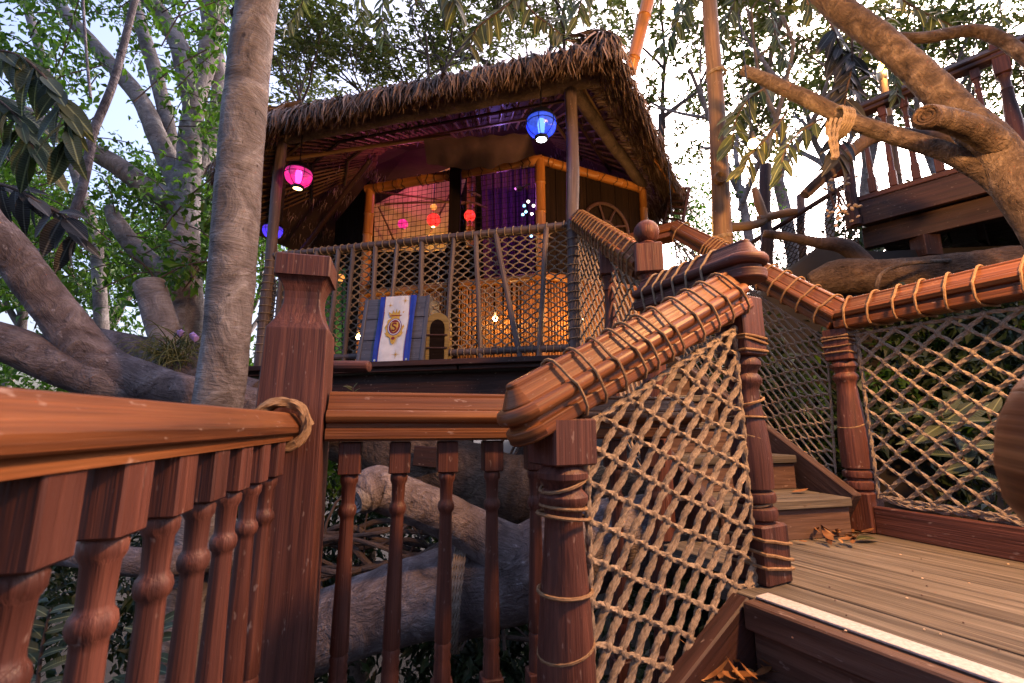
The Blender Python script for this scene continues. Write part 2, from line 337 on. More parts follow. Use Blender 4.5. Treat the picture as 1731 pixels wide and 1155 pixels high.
# ------------------------------------------------------------------ railing shapes
def railprof(k=1.0):
    h = [(.010, .113), (.014, .1115), (.017, .107), (.017, .101), (.020, .100), (.042, .067), (.042, .0635), (.050, .0635), (.057, .0605), (.062, .054), (.064, .0465), (.062, .039), (.057, .0325), (.050, .0295), (.044, .0295), (.044, .017), (.055, .015), (.057, .012), (.057, -.010), (.054, -.014), (.040, -.017)]
    p = [(x*k, z*k) for x, z in h]; return [(-x, z) for x, z in p[::-1]]+p
def simple_railprof(k=1.0):
    h = [(.012, .034), (.020, .031), (.044, .000), (.047, -.006), (.047, -.022), (.044, -.025), (.034, -.026), (.034, -.044)]
    p = [(x*k, z*k) for x, z in h]; return [(-x, z) for x, z in p[::-1]]+p
def cw(p):  # profile the other way round so that faces look out
    return p[::-1]
BAL = [(.0255, -.089), (.030, -.097), (.0295, -.110), (.0235, -.120), (.0215, -.165), (.0225, -.172), (.0275, -.178), (.030, -.188), (.0275, -.199), (.0220, -.205), (.0215, -.215), (.0235, -.32), (.0275, -.46), (.029, -.548),
       (.0255, -.553), (.0295, -.565), (.0255, -.577), (.0295, -.590), (.0255, -.602), (.0285, -.612), (.0285, -.66)]
def baluster_mesh():
    b = MB(); b.beam(V((0, 0, 0)), V((0, 0, -.09)), .060, .060, (0, 1, 0), .003); b.lathe([(r*.84, z) for r, z in BAL], (0, 0, 0), 16); b.beam(V((0, 0, -.655)), V((0, 0, -.80)), .060, .060, (0, 1, 0), .003)
    o = b.build('baluster', 'red_wood'); me = o.data; bpy.data.objects.remove(o); return me
BALM = baluster_mesh()
def balusters(parent, p0, p1, n, z, ends=(.5, .5), ang=None, scale=1):
    d = V(p1)-V(p0); a = math.atan2(d.y, d.x)
    for i in range(n):
        t = (i+ends[0])/(n-1+ends[0]+ends[1]) if n > 1 else .5
        p = V(p0).lerp(V(p1), t); put('baluster', BALM, parent, loc=(p.x, p.y, p.z+z), rot=(random.uniform(-.006, .006), random.uniform(-.006, .006), a+random.uniform(-.03, .03)), scale=(scale,)*3)
def lash(parent, p0, p1, ts, prof_k=1.0, r=.0045, name='rope_lashing', tw=False, slant=.009, mat='rope_light', mb=None):
    """rope turns round a moulded handrail running p0 -> p1"""
    p0, p1 = V(p0), V(p1); d = (p1-p0).normalized(); sd_ = d.cross(V((0, 0, 1))).normalized(); u = sd_.cross(d)
    for t in ts:
        hull = [(-.056, -.018), (-.066, .045), (-.054, .066), (-.018, .113), (.018, .113), (.054, .066), (.066, .045), (.056, -.018)]
        pts = []; s0 = random.uniform(-1, 1)*slant
        for i, (y, z) in enumerate(hull+[hull[0]]):
            pts.append(p0.lerp(p1, t)+sd_*y*prof_k*1.02+u*z*prof_k*1.02+d*(s0*(y/.06)+random.uniform(-.003, .003)))
        m = MB(); rope(m, smooth_path(pts, 3), r, twist=tw); m.build(name, mat, parent)

# ------------------------------------------------------------------ lower landing (behind and below the balustrades)
NB = V((-.615, 1.31, 0))                              # big newel
LR0 = V((-.615+.215*1.9, 1.31-1.9, 0)); lrd = V((.215, -1, 0)).normalized()
R2d = V((.97, .245, 0)).normalized(); R2a = NB+R2d*.09; R2b = NB+R2d*1.28
ldk = thing('landing_deck', 'lower timber landing below the balustrades, out of the light', 'deck', (0, .6, LAND))
for i in range(16):
    y = -.75+i*.145; x0 = -.62-(y-1.3)*-.0; xl = NB.x+.215*(1.31-y)-.05; xr = 1.35
    MB().beam(V((xl, y, LAND-.02)), V((xr if y < .55 else .35, y, LAND-.02)), .139, .036).build('plank', 'deck_wood', ldk)
MB().beam(V((-.5, 1.2, LAND-.14)), V((.4, 1.2, LAND-.14)), .06, .2).build('joist', 'dark_wood', ldk)
for x in (-.45, .3): MB().beam(V((x, 1.2, -2.8)), V((x, 1.2, LAND-.24)), .14, .14).build('support_post', 'dark_wood', ldk)

lb = thing('balustrade', 'near stained balustrade running off the left edge, with plain orange-lit handrail', 'balustrade', (NB.x+.2, .4, LAND))
lp0 = NB+lrd*.085+V((0, 0, -.002)); lp1 = NB+lrd*1.85+V((0, 0, -.002))
MB().sweep(cw(simple_railprof(.9)), [lp0, lp1]).build('handrail', 'rail_wood', angle=24, parent=lb)
balusters(lb, NB+lrd*.215, NB+lrd*.215+lrd*.1165*11, 12, -.040, (0, 0), scale=.9)
MB().beam(NB+lrd*.08+V((0, 0, -.84)), NB+lrd*1.85+V((0, 0, -.84)), .07, .07).build('bottom_rail', 'red_wood', lb)

nw = thing('newel_post', 'large square redwood newel post with hollowed neck and flat cap', 'newel post', (NB.x, NB.y, LAND))
def square_post(levels, base_, d, mat, parent, name='post'):
    b = MB(); prof = [(-1, -1), (1, -1), (1, 1), (-1, 1)]; sd_ = V((d.x, d.y, 0)).normalized(); bk = V((-sd_.y, sd_.x, 0)); o = random.uniform(0, 30)
    for (z0, a0), (z1, a1) in zip(levels[:-1], levels[1:]):
        vs_ = []; gs = []
        for z, a in ((z0, a0), (z1, a1)):
            c = min(.003, a*.1)
            for x, y in ((-a+c, -a), (a-c, -a), (a, -a+c), (a, a-c), (a-c, a), (-a+c, a), (-a, a-c), (-a, -a+c)):
                vs_.append(V(base_)+sd_*x+bk*y+V((0, 0, z))); gs.append((z+o, x+o, y+o))
        fs = [(i, (i+1) % 8, 8+(i+1) % 8, 8+i) for i in range(8)]
        b.add(vs_, fs, gs)
    vs_ = []; z, a = levels[-1]
    for x, y in ((-a, -a), (a, -a), (a, a), (-a, a)): vs_.append(V(base_)+sd_*x+bk*y+V((0, 0, z)))
    b.add(vs_, [(0, 1, 2, 3)], [(z+o, 0, 0)]*4)
    return b.build(name, mat, parent, angle=28)
neck = [(.262+.128*t, .0775-.032*math.sin(math.pi*(t**.8))) for t in [i/14 for i in range(15)]]
neck = [(.262, .079), (.285, .066), (.31, .056), (.335, .050), (.355, .0485), (.375, .050), (.395, .055), (.408, .061), (.416, .068)]
square_post([(LAND, .088), (-.6, .087), (0, .084), (.258, .0795)]+neck+[(.418, .0735), (.476, .0735), (.480, .0705)], (NB.x, NB.y, 0), R2d, 'red_wood', nw)
b = MB(); lsd = V((lrd.y, -lrd.x, 0)); lsd = lsd if lsd.x > 0 else -lsd
rope(b, smooth_path([NB+lrd*(.105+.021*(k+i/8)/1+(.012*math.sin(k*2+i)))+lsd*(math.cos(i*math.pi/4)*.060)+V((0, 0, math.sin(i*math.pi/4)*.060-.005)) for k in range(3) for i in range(8)], 4), .0105, n=12)
tag(b.build('rope_coil', 'rope_light'), 'thick tan rope coiled round the left handrail end by the big newel', 'rope')

cb = thing('balustrade', 'middle balustrade from the big newel to the near stair', 'balustrade', (R2a.x+.3, R2a.y, LAND))
MB().sweep(cw(railprof(1.08)), [R2a+V((0, 0, -.03)), R2b+V((0, 0, -.03))]).build('handrail', 'rail_wood', angle=24, parent=cb)
balusters(cb, R2a+R2d*.065, R2a+R2d*(.065+.1385*7), 8, -.052, (0, 0))
MB().beam(R2a+V((0, 0, -.86)), R2b+V((0, 0, -.86)), .07, .07).build('bottom_rail', 'red_wood', cb)

# round log behind the newel
lg = MB(); lg.lathe([(.0, 0), (.018, .002), (.022, .010), (.022, .16)], W(625, 620, 1.62), 14, axis=W(410, 618, 1.75)-W(625, 620, 1.62)); tag(lg.build('log_rail', 'red_wood'), 'short round timber peg sticking out right of the big newel post', 'rail')

# ------------------------------------------------------------------ stair to the right deck
U = V((-.47, .88, 0)).normalized(); VV = V((.88, .47, 0)).normalized()
E0 = V((.63, 1.30, 0))                                  # deck edge by the stair newel
N1 = V((.735, 1.44, 0)); NL = V((.118, 1.10, 0))
sr = thing('stair_railing', 'near stair railing with rope-lashed moulded handrail between turned newels', 'railing', (NL.x, NL.y, LAND))
def railz(p): s = (V((p.x, p.y, 0))-NL).dot(VV); return .028+.50*s
a_ = NL-VV*.135; b_ = N1-VV*.01
A3 = V((a_.x, a_.y, railz(a_))); B3 = V((b_.x, b_.y, railz(b_)))
dd = (B3-A3).normalized()
hr = MB().sweep(cw(railprof(1.05)), [A3+dd*.06, B3]).round_end(railprof(1.05), A3+dd*.06, -dd, n=10).build('handrail', 'rail_wood', angle=30, parent=sr)
lash(hr, A3, B3, [.185, .262, .345, .41, .465, .53, .60, .69, .775, .86, .95], 1.05, .0043)
def newel(parent, p, ztop, zbot, w=.105, shape='vase', mat='red_wood', name='newel', blk=.14):
    b = MB(); d = (VV if shape != 'plain' else VV); h = w/2; x, y = p.x, p.y
    b.beam(V((x, y, ztop-blk)), V((x, y, ztop)), w, w, (U.x, U.y, 0), .004)
    z = ztop-blk; L = ztop-blk-zbot-.16
    pr = [(h*.78, z), (h*.86, z-.008), (h*1.0, z-.018), (h*1.0, z-.03), (h*.8, z-.042), (h*.74, z-.055), (h*.82, z-.060), (h*.97, z-.07), (h*.97, z-.082), (h*.80, z-.095), (h*.72, z-.11)]
    v0 = z-.11; v1 = zbot+.16+.10; n = 12
    for i in range(1, n+1):
        t = i/n; pr.append((h*(.72+.38*math.sin(math.pi*min(1, t*1.05)*.62)**1.3), lerp(v0, v1, t)))
    for k, (rr, dz) in enumerate(((.86, .0), (.86, .006), (1.08, .014), (1.12, .026), (1.08, .038), (.88, .044), (.88, .05), (1.1, .058), (1.14, .072), (1.1, .086), (.9, .094), (.9, .10))): pr.append((h*rr, v1-dz))
    b.lathe(pr, (x, y, 0), 24)
    b.beam(V((x, y, zbot)), V((x, y, zbot+.162)), w*1.12, w*1.12, (U.x, U.y, 0), .006)
    return b.build(name, mat, parent)
n_l = newel(sr, NL, railz(NL)-.016, LAND, .118, blk=.105)
n_1 = newel(sr, N1, .40, DECK, .105, blk=.19)
nt_ = sr
def turns(parent, p, w, zs, r=.0042, square=True, mat='rope_light', tilt=.02):
    """single rope turns round a post"""
    for z in zs:
        m = MB(); pts = []; t1 = random.uniform(-tilt, tilt); k = 16
        for i in range(k+1):
            a = 2*math.pi*i/k; c, s_ = math.cos(a), math.sin(a)
            if square: q = 1/max(abs(c), abs(s_)); q = min(q, 1.36)
            else: q = 1
            o = (VV*c+U*s_)*(w/2*q+r*.8); pts.append(V((p.x, p.y, z+t1*c))+o)
        rope(m, pts, r, twist=False, step=.012); m.build('rope_turn', mat, parent)
turns(n_l, NL, .100, [railz(NL)-.165, railz(NL)-.215], square=False); turns(n_l, NL, .115, [railz(NL)-.235, -.365, -.48, -.565, -.62], square=False)
turns(n_1, N1, .106, [.255, .268, .225], .004); turns(n_1, N1, .095, [.07, .02, -.05, -.10, -.17, -.23], .0038, False); turns(n_1, N1, .12, [-.335, -.375, -.405], .005)

# nets -------------------------------------------------------------
def net(name, label, c, nu, nv, r, mat, delta=.12, sag=.02, twist=False, jit=.06, edge=True, parent=None, edge_r=None, group=None, knots=True):
    """rope net over the patch c = (bottom-left, bottom-right, top-right, top-left)"""
    A, B, C, D = [V(p) for p in c]; n = (B-A).cross(D-A).normalized(); seed = random.uniform(0, 50)
    def S(u, v):
        p = A*(1-u)*(1-v)+B*u*(1-v)+C*u*v+D*(1-u)*v
        return p+n*(sag*math.sin(math.pi*min(1, max(0, u)))*math.sin(math.pi*min(1, max(0, v)))+.25*sag*mnoise.noise(V((u*5+seed, v*5, 0))))
    J = {}
    def node(i, j):
        if (i, j) not in J: J[(i, j)] = ((i+random.uniform(-jit, jit)*1.3)/nu, (j+random.uniform(-jit, jit))/nv)
        return J[(i, j)]
    mb = MB(); inside = lambda q: -1e-6 <= q[0] <= 1+1e-6 and -1e-6 <= q[1] <= 1+1e-6
    fam = 1
    def flush(run):
        if len(run) > 1:
            pts = [S(*q) for q in run]; pts = smooth_path(pts, 2) if twist else pts
            rope(mb, pts, r*random.uniform(.93, 1.06)*(fam if twist else 1), twist=twist, step=r*(.42 if twist else 5), n=12)
    def clip(a, b):
        t = 1
        for k in (0, 1):
            if b[k] < 0: t = min(t, a[k]/(a[k]-b[k]+1e-9))
            if b[k] > 1: t = min(t, (1-a[k])/(b[k]-a[k]+1e-9))
        return (lerp(a[0], b[0], t), lerp(a[1], b[1], t))
    for sgn in (1, -1):
        fam = 1.12 if sgn > 0 else .86
        for i0 in range(-nv-2, nu+nv+3):
            if i0 % 2: continue
            run = []; i, j = i0, -1
            i = i0-1 if sgn > 0 else i0+1
            pts = []
            for j in range(-1, nv+2):
                q = node(i, j) if (i, j) else None; dv = delta/nv
                pts += [(q[0], q[1]-dv), (q[0], q[1]+dv)] if delta > .02 else [q]
                i += sgn
            run = []; prev = None
            for q in pts:
                if inside(q):
                    if prev is not None and not inside(prev): run = [clip(q, prev)]
                    run.append(q)
                else:
                    if prev is not None and inside(prev): run.append(clip(prev, q)); flush(run)
                    run = []
                prev = q
            flush(run)
    if knots:
        for (i, j) in list(J):
            q = J[(i, j)]
            if (i+j) % 2 == 0 and inside(q):
                p = S(*q); up = (S(q[0], min(1, q[1]+.02))-p).normalized()
                mb.lathe([(r*.5, -r*1.9), (r*1.45, -r*1.1), (r*1.6, 0), (r*1.45, r*1.1), (r*.5, r*1.9)], p, 6, axis=up+V((random.uniform(-.3, .3),)*3))
    if edge:
        for q0, q1 in (((0, 0), (1, 0)), ((1, 0), (1, 1)), ((1, 1), (0, 1)), ((0, 1), (0, 0))):
            rope(mb, [S(lerp(q0[0], q1[0], k/10), lerp(q0[1], q1[1], k/10))+V((random.uniform(-.004, .004),)*3) for k in range(11)], edge_r or r, twist=twist, step=r*.45 if twist else .03)
    o = mb.build(name, mat, parent, angle=60)
    if not parent: tag(o, label, 'rope net', group)
    return o
z0 = lambda p, z: V((p.x, p.y, z))
nA = NL+VV*.055-U*.02; nB = N1-VV*.055-U*.02
net('rope_net', 'thick twisted rope net laced below the near stair handrail', (z0(nA, -.74), z0(nB, DECK+.02), z0(nB, railz(nB)-.06), z0(nA, railz(nA)-.06)), 13, 17, .0070, 'rope', delta=.10, sag=-.02, twist=True)
# bundled bottom rope of the near net
b = MB()
for k in range(5):
    pts = [z0(nA, -.75).lerp(z0(nB, DECK+.015), t/10)+V((random.uniform(-.008, .008), random.uniform(-.008, .008), random.uniform(-.012, .012)-.02*math.sin(math.pi*t/10))) for t in range(11)]
    rope(b, smooth_path(pts, 3), .005)
tag(b.build('rope_bundle', 'rope'), 'bundle of ropes tied along the foot of the near stair net', 'rope')

# stringer, riser, lower tread
st = thing('lower_stair', 'dark timber stair flight climbing right to the deck', 'stairs', (E0.x, E0.y, LAND))
e_far = E0+U*.10; e_near = E0-U*1.9
MB().beam(z0(E0, DECK-.135)+VV*.012-U*1.9, z0(E0, DECK-.135)+VV*.012+U*.0, .03, .15).build('riser', 'step_wood', st)
MB().beam(z0(E0, DECK-.036)-VV*.012-U*1.9, z0(E0, DECK-.036)-VV*.012+U*.0, .05, .066).build('nosing', 'step_wood', st)
for k in range(2): MB().beam(z0(E0, DECK-.19)-VV*(.075+.145*k)-U*1.9, z0(E0, DECK-.19)-VV*(.075+.145*k), .14, .036).build('tread_plank', 'step_wood', st)
MB().beam(z0(E0, DECK-.29)-VV*.285-U*1.9, z0(E0, DECK-.29)-VV*.285, .03, .16).build('riser', 'step_wood', st)
for k in range(2): MB().beam(z0(E0, DECK-.36)-VV*(.375+.145*k)-U*1.9, z0(E0, DECK-.36)-VV*(.375+.145*k), .14, .036).build('tread_plank', 'step_wood', st)
s0 = z0(E0+U*.03, DECK-.075)+VV*.04; s1 = s0-VV*.86+V((0, 0, -.46))
MB().beam(s0, s1, .05, .17, ch=.005).build('stringer', 'dark_wood', st)

# ------------------------------------------------------------------ right deck
NC = V((1.52, 2.07, 0)); rd = V((.40, -.917, 0)).normalized(); NR = NC+rd*.66
dk = thing('deck', 'weathered tan plank deck at right with white nosing strip', 'deck', (1.2, 1.2, DECK))
for i in range(9):
    w = .193; c = E0+VV*(w*(i+.5)+.002); u1 = .62 if i > 0 else .12
    if i == 1: u1 = .5
    MB().beam(z0(c-U*2.2, DECK-.018), z0(c+U*u1, DECK-.018+random.uniform(-.001, .001)), w-.011, .036, ch=.003).build('plank', 'deck_wood', dk)
MB().beam(z0(E0+VV*.030-U*2.2, DECK+.0035), z0(E0+VV*.030-U*.01, DECK+.0035), .052, .005, ch=.001).build('nosing_strip', 'strip_white', dk)
MB().beam(z0(E0+VV*.9+U*.4, DECK-.14), z0(E0+VV*.9-U*2.2, DECK-.14), .06, .2).build('joist', 'dark_wood', dk)
for q in (E0+VV*.9, E0+VV*.9-U*1.5): MB().beam(z0(q, -2.9), z0(q, DECK-.24), .14, .14).build('support_post', 'dark_wood', dk)
kb = MB().beam(z0(NC+rd*.06, DECK+.055)-VV*.02, z0(NC+rd*2.2, DECK+.055)-VV*.02, .035, .11); kb.build('kickboard', 'red_wood', dk)

# ------------------------------------------------------------------ second flight up to the hut
HC = V((.45, 3.2, 0)); HL = V((-2.15, 3.85, 0)); fd = (HL-HC).normalized(); bn = V((-fd.y, fd.x, 0)); bn = bn if bn.y > 0 else -bn
HZ = .46; RZ = HZ+1.01
BN = V((.605, 1.93, 0))                                 # ball newel
ur = thing('stair_railing', 'dark railing with round ball newel below the hut porch corner', 'railing', (BN.x, BN.y, DECK))
fl0 = V((BN.x-.01, BN.y+.03, .66)); fl1 = V((HC.x+.035, HC.y-.03, RZ-.02))
hr = MB().sweep(cw(railprof(1.0)), [fl0, fl1]).build('handrail', 'rail_wood', angle=24, parent=ur)
b = MB(); zt = .78
b.beam(z0(BN, zt-.135), z0(BN, zt), .118, .118, (0.2, 1, 0), .006)
b.lathe([(.022, zt), (.034, zt+.012), (.03, zt+.02)]+[(.056*math.sin(a), zt+.068-.056*math.cos(a)) for a in [math.pi*(k+2)/14 for k in range(12)]]+[(.0, zt+.124)], (BN.x, BN.y, 0), 24)
b.lathe([(.05, zt-.135), (.036, zt-.16), (.04, zt-.2), (.048, zt-.4), (.052, zt-.7), (.05, DECK)], (BN.x, BN.y, 0), 20)
b.build('newel', 'red_wood', ur)
q = fl0.lerp(fl1, .42); b = MB(); b.beam(V((q.x, q.y, q.z-.17)), V((q.x, q.y, q.z-.01)), .1, .1, (.2, 1, 0), .005)
b.lathe([(.036, q.z-.17), (.044, q.z-.185), (.03, q.z-.22), (.03, q.z-.25), (.036, q.z-.255), (.029, q.z-.265), (.031, q.z-.4), (.045, q.z-.55), (.04, q.z-.62), (.04, q.z-1.05)], (q.x, q.y, 0), 18); b.build('newel', 'red_wood', ur)
lash(hr, fl0, fl1, [.04+.052*k for k in range(18)], 1.0, .0042, slant=.014)
net('rope_net', 'rope net seen edge-on under the sloping rail from the hut corner', (z0(fl0, -.3), z0(fl1, HZ+.02), z0(fl1, fl1.z-.05), z0(fl0, fl0.z-.06)), 22, 18, .0065, 'rope', delta=.16, sag=.015)
lv = thing('level_handrail', 'short dark moulded handrail with rounded end above the stair newel', 'handrail', (N1.x, N1.y, DECK))
lv0 = V((N1.x+.045, N1.y-.065, .47)); lv1 = V((BN.x-.03, BN.y-.03, .49)); ld = (lv1-lv0).normalized()
hr = MB().sweep(cw(railprof(1.1)), [lv0+ld*.05, lv1]).round_end(railprof(1.1), lv0+ld*.05, -ld, n=12).build('rail', 'red_wood', lv, angle=30)
lash(hr, lv0, lv1, [.30, .43, .55, .66, .76, .86], 1.06, .0045, mat='rope')
# steps
w_ = V((-.24, .97, 0)).normalized(); wn_ = V((w_.y, -w_.x, 0)); S0 = V((1.0, 1.9, 0))
s2 = thing('upper_stair', 'worn timber steps climbing from the deck to the hut', 'stairs', (1.0, 2.2, DECK))
for k in range(5):
    z = DECK+.153*(k+1); p = S0+w_*(.25*k); l, r_ = p-wn_*.22, p+wn_*.39
    MB().beam(z0(l, z-.018)+w_*.02, z0(r_, z-.018)+w_*.02, .14, .036, (0, 0, 1)).build('tread_plank', 'deck_wood', s2); MB().beam(z0(l, z-.018)+w_*.165, z0(r_, z-.018)+w_*.165, .14, .036).build('tread_plank', 'deck_wood', s2)
    MB().beam(z0(l, z-.095)-w_*.02, z0(r_, z-.095)-w_*.02, .025, .117).build('riser', 'step_wood', s2)
sg0 = z0(NC-wn_*.10-w_*.03, DECK+.09); sg1 = sg0+w_*1.25+V((0, 0, .78)); MB().beam(sg0, sg1, .045, .16).build('stringer', 'step_wood', s2)
sg0 = z0(S0-wn_*.25, DECK+.06); sg1 = sg0+w_*1.25+V((0, 0, .78)); MB().beam(sg0, sg1, .045, .2).build('stringer', 'dark_wood', s2)

# right railing: slope up to the hut, corner newel, then along the deck
rr = thing('deck_railing', 'orange-lit moulded railing along the far side of the deck and up the stair', 'railing', (NC.x, NC.y, DECK))
UP1 = V((1.24, 3.26, 1.40)); zc = .445
hr = MB().sweep(cw(railprof(1.06)), [UP1+V((-.5, .35, -.02)), UP1, z0(NC, zc)]).build('handrail', 'rail_wood', angle=24, parent=rr)
hr2 = MB().sweep(cw(railprof(1.06)), [z0(NC, zc)+(z0(NC, zc)-UP1).normalized()*.0+rd*.012, z0(NC, zc)+rd*.03, z0(NC+rd*2.0, zc)]).build('handrail', 'rail_wood', angle=24, parent=rr)
n_c = newel(rr, NC, zc-.016, DECK, .105, blk=.145); n_r = newel(rr, NR+rd*.05, zc-.016, DECK, .11, blk=.145)
lash(hr, UP1, z0(NC, zc), [.06, .30, .32, .34, .36, .38, .53, .60, .67, .735, .80, .87, .95], 1.06, .0048); lash(hr2, z0(NC, zc), z0(NR, zc), [.10, .26, .39, .51, .64, .78, .97], 1.06, .0048)
turns(n_c, NC, .107, [zc-.04, zc-.055, zc-.075, zc-.09, zc-.13], .0036); turns(n_c, NC, .1, [-.0, -.08, -.16, -.17, -.26, -.3], .0036, False); turns(n_r, NR+rd*.05, .112, [zc-.03, zc-.04, zc-.12], .004)
f0, f1 = z0(NC-wn_*.02, DECK+.16)+w_*.05, UP1
net('rope_net', 'open hexagonal rope net beside the upper steps', (V((1.47, 2.14, DECK+.2)), V((1.22, 3.2, .45)), UP1+V((0, 0, -.05)), V((1.49, 2.12, zc-.05))), 26, 20, .0052, 'rope', delta=.22, sag=.015)
net('rope_net', 'coarse twisted rope net under the level rail at the right', (z0(NC+rd*.07, DECK+.14), z0(NR-rd*.02, DECK+.14), z0(NR-rd*.02, zc-.05), z0(NC+rd*.07, zc-.05)), 12, 15, .0066, 'rope', delta=.10, sag=.02, twist=True)
b = MB()
for k in range(6):
    pts = [z0(NC+rd*.09, DECK+.15).lerp(z0(NR, DECK+.13), t/14)+V((random.uniform(-.012, .012), random.uniform(-.012, .012), random.uniform(-.014, .014)-.012)) for t in range(15)]; rope(b, smooth_path(pts, 3), .0052)
tag(b.build('rope_bundle', 'rope_grey'), 'knotted rope bundle along the foot of the right net', 'rope')
# near rail end at the right edge
nr = thing('near_handrail_end', 'blurred rounded handrail end close by at the right edge', 'handrail', (.8, .6, LAND))
h0 = W(1634, 748, .45); hd = V((.70, -.50, -.25)).normalized()
hp = [(.02, .135), (.045, .128), (.064, .106), (.078, .07), (.084, .035), (.084, .02), (.08, -.015), (.068, -.05), (.05, -.07), (.03, -.078)]; hp = [(x*.86, z*.86) for x, z in hp]; hp = [(-x, z) for x, z in hp[::-1]]+hp
MB().sweep(cw(hp), [h0+hd*.09, h0+hd*.7]).round_end(hp, h0+hd*.09, -hd, n=14).build('rail', 'rail_wood', nr, angle=60)
q = h0+hd*.3; MB().beam(V((q.x, q.y, LAND)), V((q.x, q.y, q.z-.02)), .1, .1).build('newel', 'red_wood', nr)

# ------------------------------------------------------------------ the hut
hut = thing('treehouse_hut', 'thatched treehouse hut with bamboo walls and roped porch', 'hut', (-.8, 4.6, HZ))
IC = V((.27, 4.0, 0)); IL = V((-1.53, 4.55, 0)); IR = V((1.40, 4.52, 0)); BZ = 2.50
fo = -bn*.10
for k in range(11):                                    # porch and hut floor boards, parallel to the front
    p = HC+bn*(.24*k-.06); l = -.35-.0*k; e = 2.95+.12*k
    a, c = p+fd*l, p+fd*e
    MB().beam(z0(a, HZ-.02), z0(c, HZ-.02), .235, .04).build('floor_board', 'dark_wood', hut)
for k, (t0, t1) in enumerate(((-.02, .31), (.315, .58), (.60, .80), (.81, 1.1))):  # edge blocks
    MB().beam(z0(HC.lerp(HL, t0)+fo, HZ-.035), z0(HC.lerp(HL, t1)+fo, HZ-.035-.004*k), .06, .075).build('edge_board', 'dark_wood', hut)
MB().beam(z0(HC.lerp(HL, -.05)+bn*.05, HZ-.19), z0(HC.lerp(HL, 1.1)+bn*.05, HZ-.19), .1, .22).build('floor_beam', 'dark_wood', hut)
MB().beam(z0(HC.lerp(HL, -.05)+bn*1.6, HZ-.19), z0(HC.lerp(HL, 1.1)+bn*1.6, HZ-.19), .1, .22).build('floor_beam', 'dark_wood', hut)
for t in (.12, .5, .9): MB().tube([z0(HC.lerp(HL, t)+bn*1.4, -2.8), z0(HC.lerp(HL, t)+bn*1.4, HZ-.3)], .11, 12, .1).build('stilt', 'bark_dark', hut)
# porch posts
def pole(p, q, r, parent, name, mat='pole_wood', n=12, bmp=.10, bs=5., steps=14, r1=None):
    pts = [V(p).lerp(V(q), k/steps)+V((mnoise.noise(V((k*.5, p[0]*3, p[1]))), mnoise.noise(V((k*.5, 5+p[0]*3, p[1]))), 0))*r*.25 for k in range(steps+1)]
    return MB().tube(pts, [lerp(r, r1 or r, k/steps) for k in range(steps+1)], n, bmp, bs).build(name, mat, parent)
pc_ = pole(z0(HC, HZ-.02), z0(HC+V((.02, 0, 0)), 2.72), .048, hut, 'post'); pl_ = pole(z0(HL, HZ-.05), z0(HL, 2.66), .046, hut, 'post')
def rails(p, q, z, r, name='rail_pole', parent=hut): return pole(z0(p, z), z0(q, z), r, parent, name, 'pole_wood', 10, .12, 4., 24)
tr_ = rails(HC, HL, RZ, .027); br_ = rails(HC+bn*.0, HC.lerp(HL, .40), HZ+.075, .027); rails(HC.lerp(HL, .62), HL, HZ+.075, .025)
b = MB()
for k in range(40):
    t = .02+.95*k/39; p = z0(HC.lerp(HL, t), RZ); pts = [p+(bn*math.cos(a)+V((0, 0, 1))*math.sin(a))*.033+fd*(.012*a/6) for a in [i*math.pi/5 for i in range(11)]]; m = MB(); rope(m, pts, .0042, twist=False); m.build('rope_lashing', 'rope', tr_)
for k in range(20):
    t = .015+.37*k/19; p = z0(HC.lerp(HL, t), HZ+.075); pts = [p+(bn*math.cos(a)+V((0, 0, 1))*math.sin(a))*.033+fd*(.012*a/6) for a in [i*math.pi/5 for i in range(11)]]; m = MB(); rope(m, pts, .004, twist=False); m.build('rope_lashing', 'rope', br_)
for P_, po in ((HC, pc_), (HL, pl_)):
    for k in range(13):
        z = HZ+.12+.068*k; m = MB(); rope(m, [V((P_.x+.055*math.cos(a), P_.y+.055*math.sin(a), z+.004*a)) for a in [i*math.pi/6 for i in range(13)]], .004, twist=False); m.build('rope_lashing', 'rope', po)
sticks = [(.075, .085), (.165, .19), (.225, .215), (.30, .29), (.385, .375), (.445, .455), (.505, .50), (.545, .56), (.60, .605), (.665, .66), (.73, .745), (.80, .79), (.86, .87), (.93, .925)]
sticks = [(.072, .098), (.222, .150), (.282, .262), (.352, .368), (.455, .448), (.535, .555), (.610, .605), (.688, .695), (.74, .752), (.82, .815), (.88, .89), (.95, .945)]
for t0, t1 in sticks: pole(z0(HC.lerp(HL, t1)-bn*.005, HZ+.02), z0(HC.lerp(HL, t0)-bn*.005, RZ-.01), random.uniform(.018, .022), hut, 'stick', 'pole_wood', 8, .15, 6., 8)
net('rope_net', 'hexagonal rope net strung along the hut porch railing', (z0(HC, HZ+.08)+bn*.03, z0(HL, HZ+.08)+bn*.03, z0(HL, RZ-.02)+bn*.03, z0(HC, RZ-.02)+bn*.03), 58, 25, .0062, 'rope_grey', delta=.2, sag=.015)
HL2 = V((-2.75, 5.1, 0)); rails(HL, HL2, RZ, .026); rails(HL, HL2, HZ+.07, .024)
for k in range(6): t = .12+.16*k; pole(z0(HL.lerp(HL2, t), HZ), z0(HL.lerp(HL2, t), RZ), .015, hut, 'stick', 'pole_wood', 8, .15, 6., 6)
